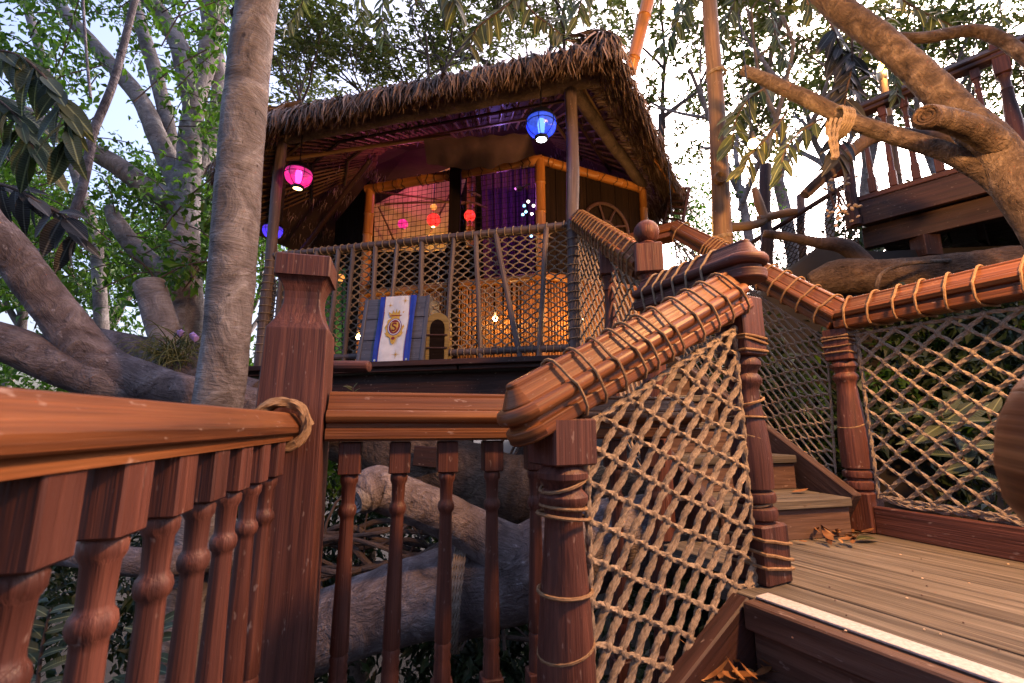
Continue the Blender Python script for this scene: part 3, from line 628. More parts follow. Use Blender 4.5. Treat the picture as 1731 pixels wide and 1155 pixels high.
# roof
EL2, EL, ER, ERB = WZ(378, 285, 2.46), WZ(455, 205, 2.55), WZ(1022, 84, 2.60), WZ(1138, 330, 2.5)
EB1, EB2 = V((1.3, 6.6, 2.5)), V((-3.0, 6.8, 2.5)); A1, A2 = V((-1.3, 5.2, 3.38)), V((.2, 4.9, 3.42))
EBL = V((-3.4, 5.4, 2.42))
facets = [(EL, ER, A2, A1), (ER, ERB, A2), (ERB, EB1, A2), (EB1, EB2, A1, A2), (EL2, EL, A1), (EBL, EL2, A1), (EB2, EBL, A1)]
rf = MB()
for f in facets:
    n = (f[1]-f[0]).cross(f[2]-f[0]).normalized(); n = n if n.z > 0 else -n
    rf.plate([p for p in f], n, .05)
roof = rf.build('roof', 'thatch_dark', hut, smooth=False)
def blades(mb, a, b, outw, count, ln, base_in, base_up, wmul=1.0):
    a, b = np.array(a), np.array(b); t = rng.uniform(0, 1, count)[:, None]; out = np.array(outw); along = (b-a)/np.linalg.norm(b-a); z = np.array((0, 0, 1.))
    inn = rng.uniform(*base_in, count)[:, None]; p0 = a+(b-a)*t-out*inn+z*(rng.uniform(*base_up, count)[:, None]+inn*.38)
    L = rng.uniform(*ln, count)[:, None]; sl_ = along*rng.normal(0, .16, count)[:, None]
    wob = rng.normal(0, 1, (count, 1))
    dr = rng.uniform(.35, .75, count)[:, None]
    p1 = p0+(out*.55+sl_*.4-z*.18)*L*.5; p2 = p1+(out*(.62-dr*.45)+sl_-z*(.35+dr*.5))*L*.35; p3 = p2+(out*(.35-dr*.35)+sl_*1.4-z*.9)*L*.3
    w = rng.uniform(.004, .0105, count)[:, None]*wmul; sdv = along+out*rng.normal(0, .5, count)[:, None]+z*rng.normal(0, .25, count)[:, None]; sdv /= np.linalg.norm(sdv, axis=1, keepdims=True)
    rows = [(p0, .7), (p1, 1.), (p2, .8), (p3, .08)]; vv = np.stack([q for (p, k) in rows for q in (p-sdv*w*k, p+sdv*w*k)], 1).reshape(-1, 3)
    off = rng.uniform(0, 80, (count, 1, 3)); gg = (np.array([[(x*.1, y*.01, 0) for x in range(4) for y in (0, 1)]])+off).reshape(-1, 3)
    o = len(mb.v); mb.v += vv.tolist(); mb.g += gg.tolist(); bs = (np.arange(count)*8+o)[:, None, None]
    mb.f += (bs+np.array([[(0, 1, 3, 2), (2, 3, 5, 4), (4, 5, 7, 6)]])).reshape(-1, 4).tolist()
edges = [(EL, ER, 1.), (ER, ERB, 1.), (ERB, EB1, .5), (EL2, EL, 1.), (EBL, EL2, .8)]
fr = MB(); fr2 = MB(); ctr = V((-.5, 5, 0))
for a, c, dens in edges:
    L = (c-a).length; o = (c-a).cross(V((0, 0, 1))).normalized(); o.z = 0; o.normalize(); o = o if o.dot((a+c)/2-ctr) > 0 else -o
    for lay in range(4):
        blades(fr, a, c, o, int(L*380*dens), (.20, .42), (.01+.06*lay, .08+.07*lay), (.0, .06), 1.0)
    blades(fr, a, c, o, int(L*170*dens), (.30, .56), (.02, .25), (.0, .06), .8)
    blades(fr2, a, c, o, int(L*420*dens), (.22, .36), (.0, .2), (-.05, .05), 1.2)
for p in (ER, EL, ERB):                                    # rounded corners
    for k in range(7):
        an = math.atan2(p.y-ctr.y, p.x-ctr.x)+(-.7+1.4*k/6); o = V((math.cos(an), math.sin(an), 0)); q = V((-o.y, o.x, 0))*.05
        blades(fr, p-q-o*.02, p+q-o*.02, o, 90, (.26, .46), (0, .25), (.02, .12)); blades(fr2, p-q-o*.02, p+q-o*.02, o, 60, (.2, .34), (0, .2), (-.05, .06), 1.2)
# matted thatch on the roof slopes
for f in facets:
    e0, e1, ap = f[0], f[1], f[2]; o = (e1-e0).cross(V((0, 0, 1))).normalized(); o = o if o.dot((e0+e1)/2-ctr) > 0 else -o
    for t in (.15, .3, .45, .6, .8):
        blades(fr, e0.lerp(f[-1], t), e1.lerp(ap, t), o, 160, (.3, .5), (0, .15), (.08, .14), 1.6)
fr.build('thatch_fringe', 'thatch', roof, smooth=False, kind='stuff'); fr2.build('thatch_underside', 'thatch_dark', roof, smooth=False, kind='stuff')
# ribs and purlins under the roof
def cane(a, b, r, parent, name='rafter_cane', mat='cane'): MB().tube([V(a).lerp(V(b), k/4)+V((0, 0, random.uniform(-.004, .004))) for k in range(5)], r, 6).build(name, mat, parent)
dz = V((0, 0, -.03))
for fi, (f, n) in enumerate(zip(facets, (18, 11, 0, 0, 9, 9, 0))):
    for k in range(n):
        t = (k+.5)/n; top = f[-1].lerp(f[2], t) if len(f) == 4 else f[2]
        cane(f[0].lerp(f[1], t)+dz, f[0].lerp(f[1], t).lerp(top, .8)+dz, .011, roof)
    if n:
        for t in (.22, .42, .62): cane(f[0].lerp(f[-1], t)+dz*1.9, f[1].lerp(f[2], t)+dz*1.9, .016, roof, 'purlin', 'dark_wood' if t == .42 else 'cane')
pole(z0(HL, 2.62)+fd*.25, z0(HC, 2.66)-fd*.25, .06, hut, 'eave_log', 'bark_dark', 14, .06, 3., 20)
pole(z0(HC, 2.68)+(HC-IR).normalized()*.1, V((IR.x, IR.y, BZ+.02)), .055, hut, 'eave_log', 'bark_dark', 14, .06, 3., 12)
pole(z0(HL, 2.60), V((-2.9, 5.3, 2.5)), .05, hut, 'eave_log', 'bark_dark', 12, .06, 3., 12)
pole(z0(HC+V((.33, -.02, 0)), 2.62), z0(IR+V((.33, -.05, 0)), 2.42), .016, hut, 'rafter_cane', 'bamboo', 8, 0)
pole(IL+V((.05, -.2, 2.72)), V((-2.5, 4.9, 1.75)), .028, hut, 'brace', 'dark_wood', 8); pole(IC+V((-.9, .2, 2.9)), V((-2.25, 4.15, 2.6)), .02, hut, 'brace', 'cane', 8)
# bamboo frame
def bamboo(a, b, r, parent, name, seg=.27, mat='bamboo'):
    a, b = V(a), V(b); L = (b-a).length; d = (b-a).normalized(); pr = [(r*.96, 0)]; z = random.uniform(.08, seg)
    while z < L-.03:
        pr += [(r*.97, z-.018), (r*1.04, z-.008), (r*1.10, z-.004), (r*.94, z), (r*1.07, z+.004), (r, z+.014)]; z += seg*random.uniform(.85, 1.15)
    pr.append((r*.96, L)); return MB().lathe(pr, a, 14, axis=d).build(name, mat, parent)
bamboo(z0(IL, HZ), z0(IL, BZ), .05, hut, 'bamboo_post'); bamboo(z0(IC, HZ), z0(IC, BZ), .048, hut, 'bamboo_post'); bamboo(z0(IR, HZ), z0(IR, BZ-.04), .042, hut, 'bamboo_post')
bb1 = bamboo(z0(IL, BZ)+fd*.05, z0(IC, BZ)-fd*.02, .05, hut, 'bamboo_beam'); bb2 = bamboo(z0(IC, BZ), V((IR.x, IR.y, BZ-.02)), .045, hut, 'bamboo_beam')
for p, q, n, po in ((IL, IC, 15, bb1), (IC, IR, 8, bb2)):
    for k in range(n):
        t = (k+.5)/n+random.uniform(-.02, .02); c = z0(p.lerp(q, t), BZ-.005); d = (q-p).normalized(); u = V((-d.y, d.x, 0)); m = MB(); rope(m, [c+(u*math.cos(a)+V((0, 0, 1))*math.sin(a))*.056+d*(.02*random.choice((-1, 1))*a/6) for a in [i*math.pi/5 for i in range(11)]], .0035, twist=False); m.build('rope_binding', 'rope_black', po)
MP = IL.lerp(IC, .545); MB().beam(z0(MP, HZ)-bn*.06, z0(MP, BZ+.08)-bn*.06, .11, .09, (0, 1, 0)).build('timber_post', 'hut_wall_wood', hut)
bamboo(z0(IL, 1.32)-bn*.02, z0(IC, 1.32)-bn*.02, .04, hut, 'sill_bamboo', .4, 'bamboo'); bamboo(z0(IC, 1.33)-V((0, .03, 0)), z0(IR, 1.33)-V((0, .03, 0)), .04, hut, 'sill_bamboo', .4)
me_c = None
for k in range(66):
    p = IL.lerp(IC, (k+.5)/66)
    if me_c is None: o = bamboo(V((0, 0, HZ)), V((0, 0, 1.31)), .0125, hut, 'bamboo_slat', .33, 'bamboo'); me_c = o.data; o.location = (p.x, p.y, 0)
    else: put('bamboo_slat', me_c, hut, loc=(p.x, p.y, random.uniform(-.03, 0)), rot=(random.uniform(-.01, .01), 0, random.uniform(0, 6)))
for k in range(40): p = IC.lerp(IR, (k+.5)/40); put('bamboo_slat', me_c, hut, loc=(p.x, p.y, random.uniform(-.03, 0)), rot=(0, 0, random.uniform(0, 6)))
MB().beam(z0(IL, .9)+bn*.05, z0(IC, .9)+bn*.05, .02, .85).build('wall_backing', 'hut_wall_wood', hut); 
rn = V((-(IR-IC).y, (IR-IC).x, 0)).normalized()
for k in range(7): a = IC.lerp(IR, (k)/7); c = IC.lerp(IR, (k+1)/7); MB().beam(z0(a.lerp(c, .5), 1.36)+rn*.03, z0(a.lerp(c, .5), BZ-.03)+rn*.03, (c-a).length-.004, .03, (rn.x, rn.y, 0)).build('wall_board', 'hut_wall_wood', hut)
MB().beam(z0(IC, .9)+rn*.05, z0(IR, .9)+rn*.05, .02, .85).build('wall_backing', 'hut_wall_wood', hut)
ILB = V((-2.3, 5.6, 0))
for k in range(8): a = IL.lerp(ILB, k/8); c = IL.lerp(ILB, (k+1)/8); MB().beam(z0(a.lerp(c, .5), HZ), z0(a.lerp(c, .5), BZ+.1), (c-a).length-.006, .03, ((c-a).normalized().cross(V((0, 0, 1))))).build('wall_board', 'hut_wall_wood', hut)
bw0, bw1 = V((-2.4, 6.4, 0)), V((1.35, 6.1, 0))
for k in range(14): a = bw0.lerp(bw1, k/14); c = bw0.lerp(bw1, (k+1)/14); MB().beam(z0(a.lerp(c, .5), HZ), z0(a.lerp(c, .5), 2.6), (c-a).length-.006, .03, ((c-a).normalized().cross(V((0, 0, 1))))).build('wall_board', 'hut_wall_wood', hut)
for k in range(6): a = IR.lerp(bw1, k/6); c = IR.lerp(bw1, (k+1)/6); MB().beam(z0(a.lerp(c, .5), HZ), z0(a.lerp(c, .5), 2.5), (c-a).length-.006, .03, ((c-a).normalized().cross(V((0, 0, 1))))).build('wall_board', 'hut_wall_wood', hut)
# ship wheel relief on the right wall
wc = IC.lerp(IR, .60); wc = z0(wc, 1.93)-rn*.005; wx = (IR-IC).normalized(); wz = V((0, 0, 1)); b = MB()
b.tube([wc+(wx*math.cos(a)+wz*math.sin(a))*.27 for a in [i*math.pi/18 for i in range(37)]], .02, 8); b.tube([wc+(wx*math.cos(a)+wz*math.sin(a))*.08 for a in [i*math.pi/9 for i in range(19)]], .02, 8)
for k in range(8): a = k*math.pi/4+.3; d = wx*math.cos(a)+wz*math.sin(a); b.tube([wc+d*.06, wc+d*.15+wz*.01, wc+d*.27], .012, 6)
tag(b.build('ship_wheel', 'dark_wood'), 'dark carved ship wheel mounted on the hut side wall', 'ship wheel')
# fine black netting in the window opening
b = MB(); zt_, zb_ = BZ-.04, 1.34; p, q = IL+bn*.03, IC+bn*.03; nC = 34
for k in range(nC+1): t = k/nC; b.tube([z0(p.lerp(q, t+random.uniform(-.004, .004)), zb_), z0(p.lerp(q, t), (zb_+zt_)/2), z0(p.lerp(q, t+random.uniform(-.004, .004)), zt_)], .0026, 4, cap=False)
for k in range(21): z = lerp(zb_, zt_, k/20); b.tube([z0(p.lerp(q, t), z+random.uniform(-.006, .006)) for t in [i/16 for i in range(17)]], .0026, 4, cap=False)
tag(b.build('window_net', 'rope_black'), 'fine black square netting across the hut window', 'net')
# canvas drape above the window
c0, c1, c2, c3 = W(716, 236, 3.95), W(893, 226, 3.72), W(905, 262, 3.85), W(722, 276, 4.1)
def cl(u, v): p = c0.lerp(c1, u).lerp(c3.lerp(c2, u), v); return p+V((0, -.10*math.sin(math.pi*u)*math.sin(math.pi*v)+.015*math.sin(u*23)*v, -.10*math.sin(math.pi*u)*v+.01*math.sin(u*31+v*5)))
tag(MB().grid(cl, 28, 10).build('canvas_drape', 'canvas'), 'sagging brown canvas drape above the hut window', 'canvas')
# inside the hut
def cl2(c, amp, f):
    return lambda u, v: c[0].lerp(c[1], u).lerp(c[3].lerp(c[2], u), v)+V((0, amp*math.sin(u*f)+amp*.6*math.sin(u*f*2.3+1), 0))
mp = [W(655, 425, 4.85), W(745, 425, 5.3), W(792, 285, 5.35), W(640, 345, 4.8)]
tag(MB().grid(cl2([W(632, 425, 5.0), W(752, 425, 5.3), W(800, 262, 5.3), W(632, 345, 5.0)], .02, 11), 20, 14).build('hanging_chart', 'map_cloth'), 'pale cloth chart hanging inside the hut window', 'chart')
tag(MB().grid(cl2([W(818, 470, 5.2), W(905, 470, 5.0), W(905, 270, 5.0), W(812, 270, 5.2)], .035, 38), 50, 12).build('curtain', 'purple_cloth'), 'purple curtain inside the hut right of the dark post', 'curtain')
tag(MB().grid(cl2([W(505, 612, 4.45), W(585, 612, 4.45), W(585, 455, 4.4), W(500, 455, 4.4)], .02, 30), 20, 6).build('green_cloth', 'green_cloth'), 'dark green cloth behind the porch net by the newel', 'cloth')
for pp, qq in (((640, 325, 4.9), (785, 345, 4.9)), ((650, 345, 5), (790, 342, 4.9)), ((790, 322, 4.8), (812, 332, 4.8)), ((790, 340, 4.75), (823, 352, 4.75)), ((640, 350, 4.7), (672, 420, 4.9)), ((715, 420, 4.9), (765, 320, 5.1))):
    b = MB(); b.tube([W(*pp), W(*pp).lerp(W(*qq), .5)+V((0, 0, .01)), W(*qq)], .012, 6); tag(b.build('cane_stick', 'cane'), 'thin cane stick strung up inside the hut window', 'stick', 'canes inside the hut')
b = MB(); bamboo(W(795, 420, 4.9), W(797, 285, 4.9), .05, None, 'bamboo_prop'); tag(bpy.data.objects['bamboo_prop'], 'upright bamboo behind the dark window post', 'bamboo')
def small_lantern(px, py, Y, rp, mat, label, cord=60):
    c = W(px, py, Y); r = rad(px, py, Y, rp*2); t = thing('paper_lantern', label, 'lantern', c)
    MB().lathe([(.001, -r)]+[(r*math.sin(a), -r*math.cos(a)) for a in [math.pi*k/10 for k in range(1, 10)]]+[(.001, r)], c, 16).build('globe', mat, t)
    MB().tube([c+V((0, 0, r)), c+V((0, 0, r+cord/FPX*Y))], .004, 5).build('cord', 'black_metal', t); MB().lathe([(r*.3, 0), (r*.3, r*.18)], c-V((0, 0, r*1.1)), 10).build('base_ring', 'brass', t)
    return c
small_lantern(733, 372, 4.75, 12, 'glass_red', 'red round lantern in the hut window, larger one'); small_lantern(681, 379, 4.8, 9, 'glass_pink', 'small pink lantern in the hut window, left of the red one', 30)
small_lantern(733, 350, 4.7, 6, 'glass_amber', 'tiny amber lantern on the cord above the red one', 40); small_lantern(794, 365, 4.75, 10, 'glass_red', 'red lantern half hidden by the dark window post', 20)
small_lantern(576, 470, 4.3, 7, 'glass_amber', 'small amber lantern behind the porch net left of the crate', 10)
b = MB(); c = W(877, 319, 4.5); b.lathe([(.001, -.03), (.035, -.02), (.045, .0), (.03, .02), (.001, .025)], c, 12); b.tube([c, c+V((.05, 0, .02)), c+V((.12, 0, .055))], .008, 6); tag(b.build('brass_ladle', 'brass'), 'brass ladle hanging inside the hut window', 'ladle')
sb = thing('string_lights', 'cluster of small white and teal bulbs inside the hut by the bamboo post', 'string lights', W(890, 360, 4.4))
for k, (px, py) in enumerate([(886, 348), (893, 341), (889, 358), (899, 362), (884, 363), (902, 348), (888, 385), (893, 392), (898, 399)]):
    MB().lathe([(.001, -.016), (.012, -.01), (.016, 0), (.012, .01), (.001, .016)], W(px, py, 4.4), 8).build('bulb', 'bulb_small' if k % 2 else 'bulb_teal', sb)
MB().tube(smooth_path([W(895, 335, 4.42), W(886, 350, 4.42), W(899, 362, 4.42), W(885, 372, 4.42), W(893, 400, 4.42)], 4), .003, 4).build('wire', 'black_metal', sb)
point('hut_glow', W(700, 300, 4.75), (1, .15, .45), 1.6, .08, hut); point('hut_glow', W(730, 400, 4.9), (1, .6, .2), 1.3, .06, hut); point('hut_glow', W(850, 330, 4.6), (.6, .12, .9), 1.0, .08, hut); point('hut_glow', W(845, 236, 4.3), (.25, .2, 1), 1.3, .05, hut)
# lanterns on the porch
def lantern(px, py, Y, rp, gl, bl, col, label, e, top=2.62, cord=True):
    c = W(px, py, Y); r = rad(px, py, Y, rp*2); t = thing('hanging_lantern', label, 'lantern', c)
    n = 14; prof = [(r*math.sin(a)*1.0, -r*.92*math.cos(a)) for a in [math.pi*k/n for k in range(2, n-1)]]
    MB().lathe(prof, c, 28).build('globe', gl, t)
    MB().lathe([(r*.95, r*.36), (r*.99, r*.40), (r*.8, r*.72), (r*.45, r*.98), (r*.2, r*1.1), (r*.06, r*1.2)], c, 24).build('cap', 'black_metal', t)
    for k in range(6):
        a = k*math.pi/3+.3; MB().tube([c+V((math.cos(a)*r*1.03*math.sin(q), math.sin(a)*r*1.03*math.sin(q), -r*.95*math.cos(q))) for q in [math.pi*j/16 for j in range(2, 15)]], r*.025, 5).build('cage_wire', 'black_metal', t)
    for zz in (.3, -.05): q = math.sqrt(1-zz*zz)*1.03; MB().tube([c+V((math.cos(a)*r*q, math.sin(a)*r*q, r*zz)) for a in [i*math.pi/12 for i in range(25)]], r*.025, 5).build('cage_hoop', 'black_metal', t)
    rg = MB().lathe([(r*.40, -r*.86), (r*.46, -r*.92), (r*.44, -r*1.12), (r*.34, -r*1.12), (r*.34, -r*1.0)], c, 18).build('base_ring', 'black_metal', t)
    MB().lathe([(.001, -r*1.1), (r*.33, -r*1.08), (r*.33, -r*1.0)], c, 14).build('lamp_lens', 'bulb_white' if 'blue' in gl else 'flame_soft', rg)
    MB().lathe([(.001, -r*.6), (r*.2, -r*.55), (r*.26, 0), (r*.2, r*.45), (.001, r*.5)], c, 12).build('bulb', bl, t)
    if cord: MB().tube([c+V((0, 0, r*1.15)), V((c.x, c.y, top))], .005, 6).build('cord', 'black_metal', t)
    point('lantern_light', c-V((0, 0, r*.1)), col, e, r*.3, t); return t
lamp('flame_soft', (1, .55, .2), 3)
lantern(505, 297, 3.75, 25, 'glass_pink', 'bulb_pink', (1, .1, .45), 'glowing pink globe lantern at the left porch post', .8)
lantern(915, 211, 3.0, 28, 'glass_blue', 'bulb_blue', (.2, .3, 1), 'glowing blue globe lantern under the front eave', 1.0, 2.72)
lantern(461, 390, 4.7, 18, 'glass_violet', 'bulb_blue', (.2, .1, 1), 'small blue lantern far back behind the left porch post', .6, 2.6)
def wallbulb(px, py, Y, label):
    c = W(px, py, Y); t = thing('wall_bulb', label, 'lamp', c); r = .022
    MB().lathe([(.001, -r)]+[(r*math.sin(a), -r*math.cos(a)) for a in [math.pi*k/8 for k in range(1, 8)]]+[(.001, r)], c, 14).build('bulb', 'bulb_warm', t)
    MB().lathe([(.014, .02), (.016, .03), (.014, .06), (.004, .064)], c, 12).build('socket', 'brass', t); MB().tube([c+V((0, 0, .06)), c+V((0, .05, .1)), c+V((0, .12, .09))], .006, 6).build('bracket', 'black_metal', t)
    point('bulb_light', c-V((0, .06, 0)), (1, .55, .18), 1.5, .03, t)
def onwall(px, py, A, B, off):
    d = _d(px, py); n = V((-(B-A).y, (B-A).x, 0)).normalized(); s = (A-n*off).dot(n)/d.dot(n); return d.y*s
wallbulb(837, 539, onwall(837, 539, IC, IL, -.10) if False else 3.95, 'bare warm bulb on the bamboo wall below the window'); wallbulb(981, 541, 3.95, 'bare warm bulb on the bamboo wall right of the porch corner post'); wallbulb(606, 570, 4.25, 'bare warm bulb left of the bannered crate')
# crate with banner, on the porch edge
eb = lambda px: (HC+fo-bn*.012, fd)
def edgep(px, z, off=0): # point above the porch edge seen at picture column px
    d = _d(px, 612); P0 = HC+fo-bn*off; n = bn; s = P0.dot(n)/V((d.x, d.y, 0)).dot(n); return V((d.x*s, d.y*s, z))
q0, q1 = edgep(604, HZ+.005), edgep(716, HZ+.005); cx = (q1-q0).normalized(); cw_ = (q1-q0).length; ch_ = cw_*.94; cn = V((cx.y, -cx.x, 0)); cz = (V((0, 0, 1))-cn*.0+bn*.13+cx*.02).normalized()
cr = thing('plank_crate', 'grey planked crate on the porch edge, draped with a banner', 'crate', q0); cnn = cx.cross(cz).normalized(); cnn = cnn if cnn.y < 0 else -cnn
hgt = ch_/3
for k in range(3): MB().beam(q0+cz*(hgt*(k+.5)), q0+cx*cw_+cz*(hgt*(k+.5)), .022, hgt-.005, tuple(cz), .002).build('plank', 'board_wood', cr)
for s in (.02, .98): MB().beam(q0+cx*cw_*s+cnn*.013, q0+cx*cw_*s+cz*ch_+cnn*.013, .03, .012, tuple(cnn), .002).build('batten', 'board_wood', cr)
for s in (.03, .97):
    for k in range(3): MB().beam(q0+cx*cw_*s+cz*(hgt*(k+.5))-cnn*.012, q0+cx*cw_*s+cz*(hgt*(k+.5))+bn*.2, .02, hgt-.006, None, .002).build('side_plank', 'board_wood', cr)
ba = thing('banner', 'white banner with blue borders and gold crest hung on the crate', 'banner', q0)
b0 = q0+cx*cw_*.26+cnn*.028-cz*.012; bx = cx*cw_*.55; bz = cz*ch_*1.03
def sheet(u0, u1, off): return lambda u, v: b0+bx*lerp(u0, u1, u)+bz*v+cnn*(off+.004*math.sin(v*7+u*4)+.003*math.sin(u*9+v*2))
MB().grid(sheet(.14, .86, 0), 10, 14).build('cloth', 'banner_white', ba); MB().grid(sheet(0, .15, .001), 4, 14).build('border', 'banner_blue', ba); MB().grid(sheet(.85, 1, .001), 4, 14).build('border', 'banner_blue', ba)
for s in (.152, .848): MB().grid(sheet(s-.008, s+.008, .002), 1, 14).build('piping', 'banner_red', ba)
for s in (.07, .93): MB().lathe([(.004, 0), (.0085, 0), (.0085, .003), (.004, .003)], b0+bx*s+bz*.035+cnn*.004, 12, axis=cnn).build('eyelet', 'brass', ba)
BWm = bx.length; BHm = bz.length; ec = b0+bx*.5+bz*.52; ex = bx.normalized(); ez = bz.normalized()
def E(x, y, o=.004): return ec+ex*(x*BWm)+ez*(y*BWm)+cnn*o
def flat(pts, mat, o, name='crest_piece', th=.001): MB().plate([E(x, y, o) for x, y in pts], cnn, th).build(name, mat, ba, smooth=False)
def ell(rx, ry, n=28, cx_=0, cy=0, wob=0, f=8): return [((rx*(1+wob*math.cos(f*2*math.pi*k/n)))*math.cos(2*math.pi*k/n)+cx_, (ry*(1+wob*math.cos(f*2*math.pi*k/n)))*math.sin(2*math.pi*k/n)+cy) for k in range(n)]
flat(ell(.25, .29, 48, wob=.07, f=10), 'banner_gold', .004); flat(ell(.195, .225), 'banner_violet', .0052); flat(ell(.175, .205), 'banner_white', .0064); flat(ell(.155, .185), 'banner_red', .0076)
flat([(-.10, .12), (.10, .12), (.11, .0), (.07, -.10), (0, -.15), (-.07, -.10), (-.11, 0)], 'banner_gold', .0088)
flat([(-.17, .27), (.17, .27), (.22, .42), (.12, .36), (.09, .46), (.03, .37), (0, .49), (-.03, .37), (-.09, .46), (-.12, .36), (-.22, .42)], 'banner_gold', .005, 'crown'); flat([(-.16, .29), (.16, .29), (.16, .315), (-.16, .315)], 'banner_red', .0062, 'crown_band')
flat([(-.26, -.14), (-.20, -.24), (-.10, -.27), (-.05, -.42), (0, -.46), (.05, -.42), (.10, -.27), (.20, -.24), (.26, -.14), (.16, -.18), (0, -.24), (-.16, -.18)], 'banner_gold', .005, 'scroll'); flat(ell(.05, .04, 14, 0, -.30), 'banner_red', .0064)
spts = [(.055, .065), (.02, .092), (-.03, .088), (-.052, .055), (-.03, .02), (.02, -.005), (.05, -.04), (.035, -.08), (-.015, -.098), (-.058, -.075)]
MB().tube(smooth_path([E(x, y, .0105) for x, y in spts], 4), [.006 if 0 < k < 36 else .0035 for k in range(37)], 6).build('letter', 'banner_red', ba)
for sx, sy, sz in ((.20, .70, .11), (-.20, .60, .08), (.12, -.72, .13)):
    pts = []
    for k in range(16): a = math.pi*k/8; q = sz if k % 4 == 0 else (.5*sz if k % 2 == 0 else .13*sz); pts.append((sx+q*math.sin(a), sy+q*math.cos(a)))
    flat(pts, 'banner_gold', .003, 'star')
# arched box beside the crate
ax0 = edgep(716, HZ+.005)+bn*.03; arc = [(0, 0), (0, .30)]+[(.085-.085*math.cos(math.pi*k/8), .30+.075*math.sin(math.pi*k/8)) for k in range(1, 8)]+[(.17, .30), (.17, 0)]
ab = thing('arched_box', 'pale yellow arched box with dark opening right of the crate', 'box', ax0); axd = (cx+bn*.25).normalized(); axn = V((axd.y, -axd.x, 0))
MB().plate([ax0+axd*x+V((0, 0, z)) for x, z in arc], -axn, .2).build('body', 'chest_wood', ab, smooth=False)
MB().plate([ax0+axd*(.03+x*.65)+V((0, 0, z*.86)) for x, z in arc], axn, .006).build('opening', 'hut_wall_wood', ab, smooth=False)
for z in (.10, .2): MB().beam(ax0+axd*.005+V((0, 0, z))+axn*.012, ax0+axd*.165+V((0, 0, z))+axn*.012, .008, .012).build('strap', 'dark_wood', ab)
# small slatted shutter at the far right of the hut
sh = thing('slatted_shutter', 'small slatted wooden frame hanging at the far right eave', 'shutter', W(1150, 385, 4.5)); c = [W(1135, 322, 4.55), W(1165, 318, 4.4), W(1152, 385, 4.4), W(1122, 378, 4.55)]
for i in range(4): MB().beam(c[i], c[(i+1) % 4], .03, .035, (0, 1, .2)).build('frame_bar', 'dark_wood', sh)
for k in range(5): t = (k+1)/6; MB().beam(c[0].lerp(c[3], t), c[1].lerp(c[2], t), .02, .03, (0, 1, .2)).build('slat', 'dark_wood', sh)
# bamboo pole through the roof
p0, p1 = W(1066, 120, 3.4), W(1118, -90, 3.2); bamboo(p0, p1, rad(1085, 50, 3.3, 27), None, 'bamboo_pole', .32); tag(bpy.data.objects['bamboo_pole'], 'leaning orange bamboo pole rising above the thatch', 'pole')

# ------------------------------------------------------------------ upper platform at the right
UA, UB = W(1447, 345, 4.05), W(1716, 215, 3.25); UZ = 2.07; UA = z0(UA, UZ); UB = z0(UB, UZ); ud = (UB-UA).normalized(); un = V((-ud.y, ud.x, 0)); UC = UB+ud*1.6
upf = thing('upper_platform', 'dark timber platform with balustrade high at the right', 'platform', UA)
for k in range(22): o = un*(.15*k+.05); MB().beam(UA+o-V((0, 0, .02))-ud*.05, UC+o-V((0, 0, .02)), .143, .04).build('floor_board', 'dark_wood', upf)
MB().beam(UA+V((0, 0, -.13))-ud*.1, UC+V((0, 0, -.13)), .05, .20).build('fascia', 'maroon_wood', upf); MB().beam(UA+un*.12+V((0, 0, -.33)), UC+un*.12+V((0, 0, -.33)), .09, .2).build('beam', 'dark_wood', upf)
for k in range(5): a = UA+ud*(.25+.5*k)+V((0, 0, -.14)); MB().beam(a+un*.05, a+un*3.2, .06, .16).build('joist', 'dark_wood', upf)
for t in (.42, 1.5): p = UA+ud*t+un*.15; MB().beam(V((p.x, p.y, .2)), V((p.x, p.y, UZ-.43)), .12, .12).build('support_post', 'dark_wood', upf); MB().beam(V((p.x, p.y, UZ-.62)), V((p.x, p.y, UZ-.43)), .15, .15).build('post_head', 'dark_wood', upf)
MB().sweep(cw(railprof(1.0)), [UA+V((0, 0, .88)), UC+V((0, 0, .88))]).build('handrail', 'maroon_wood', upf)
MB().beam(UA+V((0, 0, .03)), UC+V((0, 0, .03)), .06, .05).build('bottom_rail', 'red_wood', upf)
balusters(upf, UA+ud*.14, UA+ud*2.3, 15, .86, (0, 0))
def unewel(p): 
    b = MB(); b.beam(V((p.x, p.y, UZ+.72)), V((p.x, p.y, UZ+1.0)), .1, .1, tuple(un), .005); b.lathe([(.02, UZ+1.0), (.03, UZ+1.01), (.045, UZ+1.03), (.05, UZ+1.06), (.045, UZ+1.09), (.02, UZ+1.11), (.001, UZ+1.115)], (p.x, p.y, 0), 16)
    b.lathe([(.036, UZ+.72), (.046, UZ+.70), (.032, UZ+.67), (.032, UZ+.60), (.042, UZ+.58), (.034, UZ+.56), (.05, UZ+.3), (.052, UZ-.05)], (p.x, p.y, 0), 18); b.build('newel', 'red_wood', upf)
unewel(UB)
pole(V((UA.x-.03, UA.y, UZ-.22)), V((UA.x-.03, UA.y, UZ+.62)), .05, upf, 'post', 'red_wood', 12, .03)
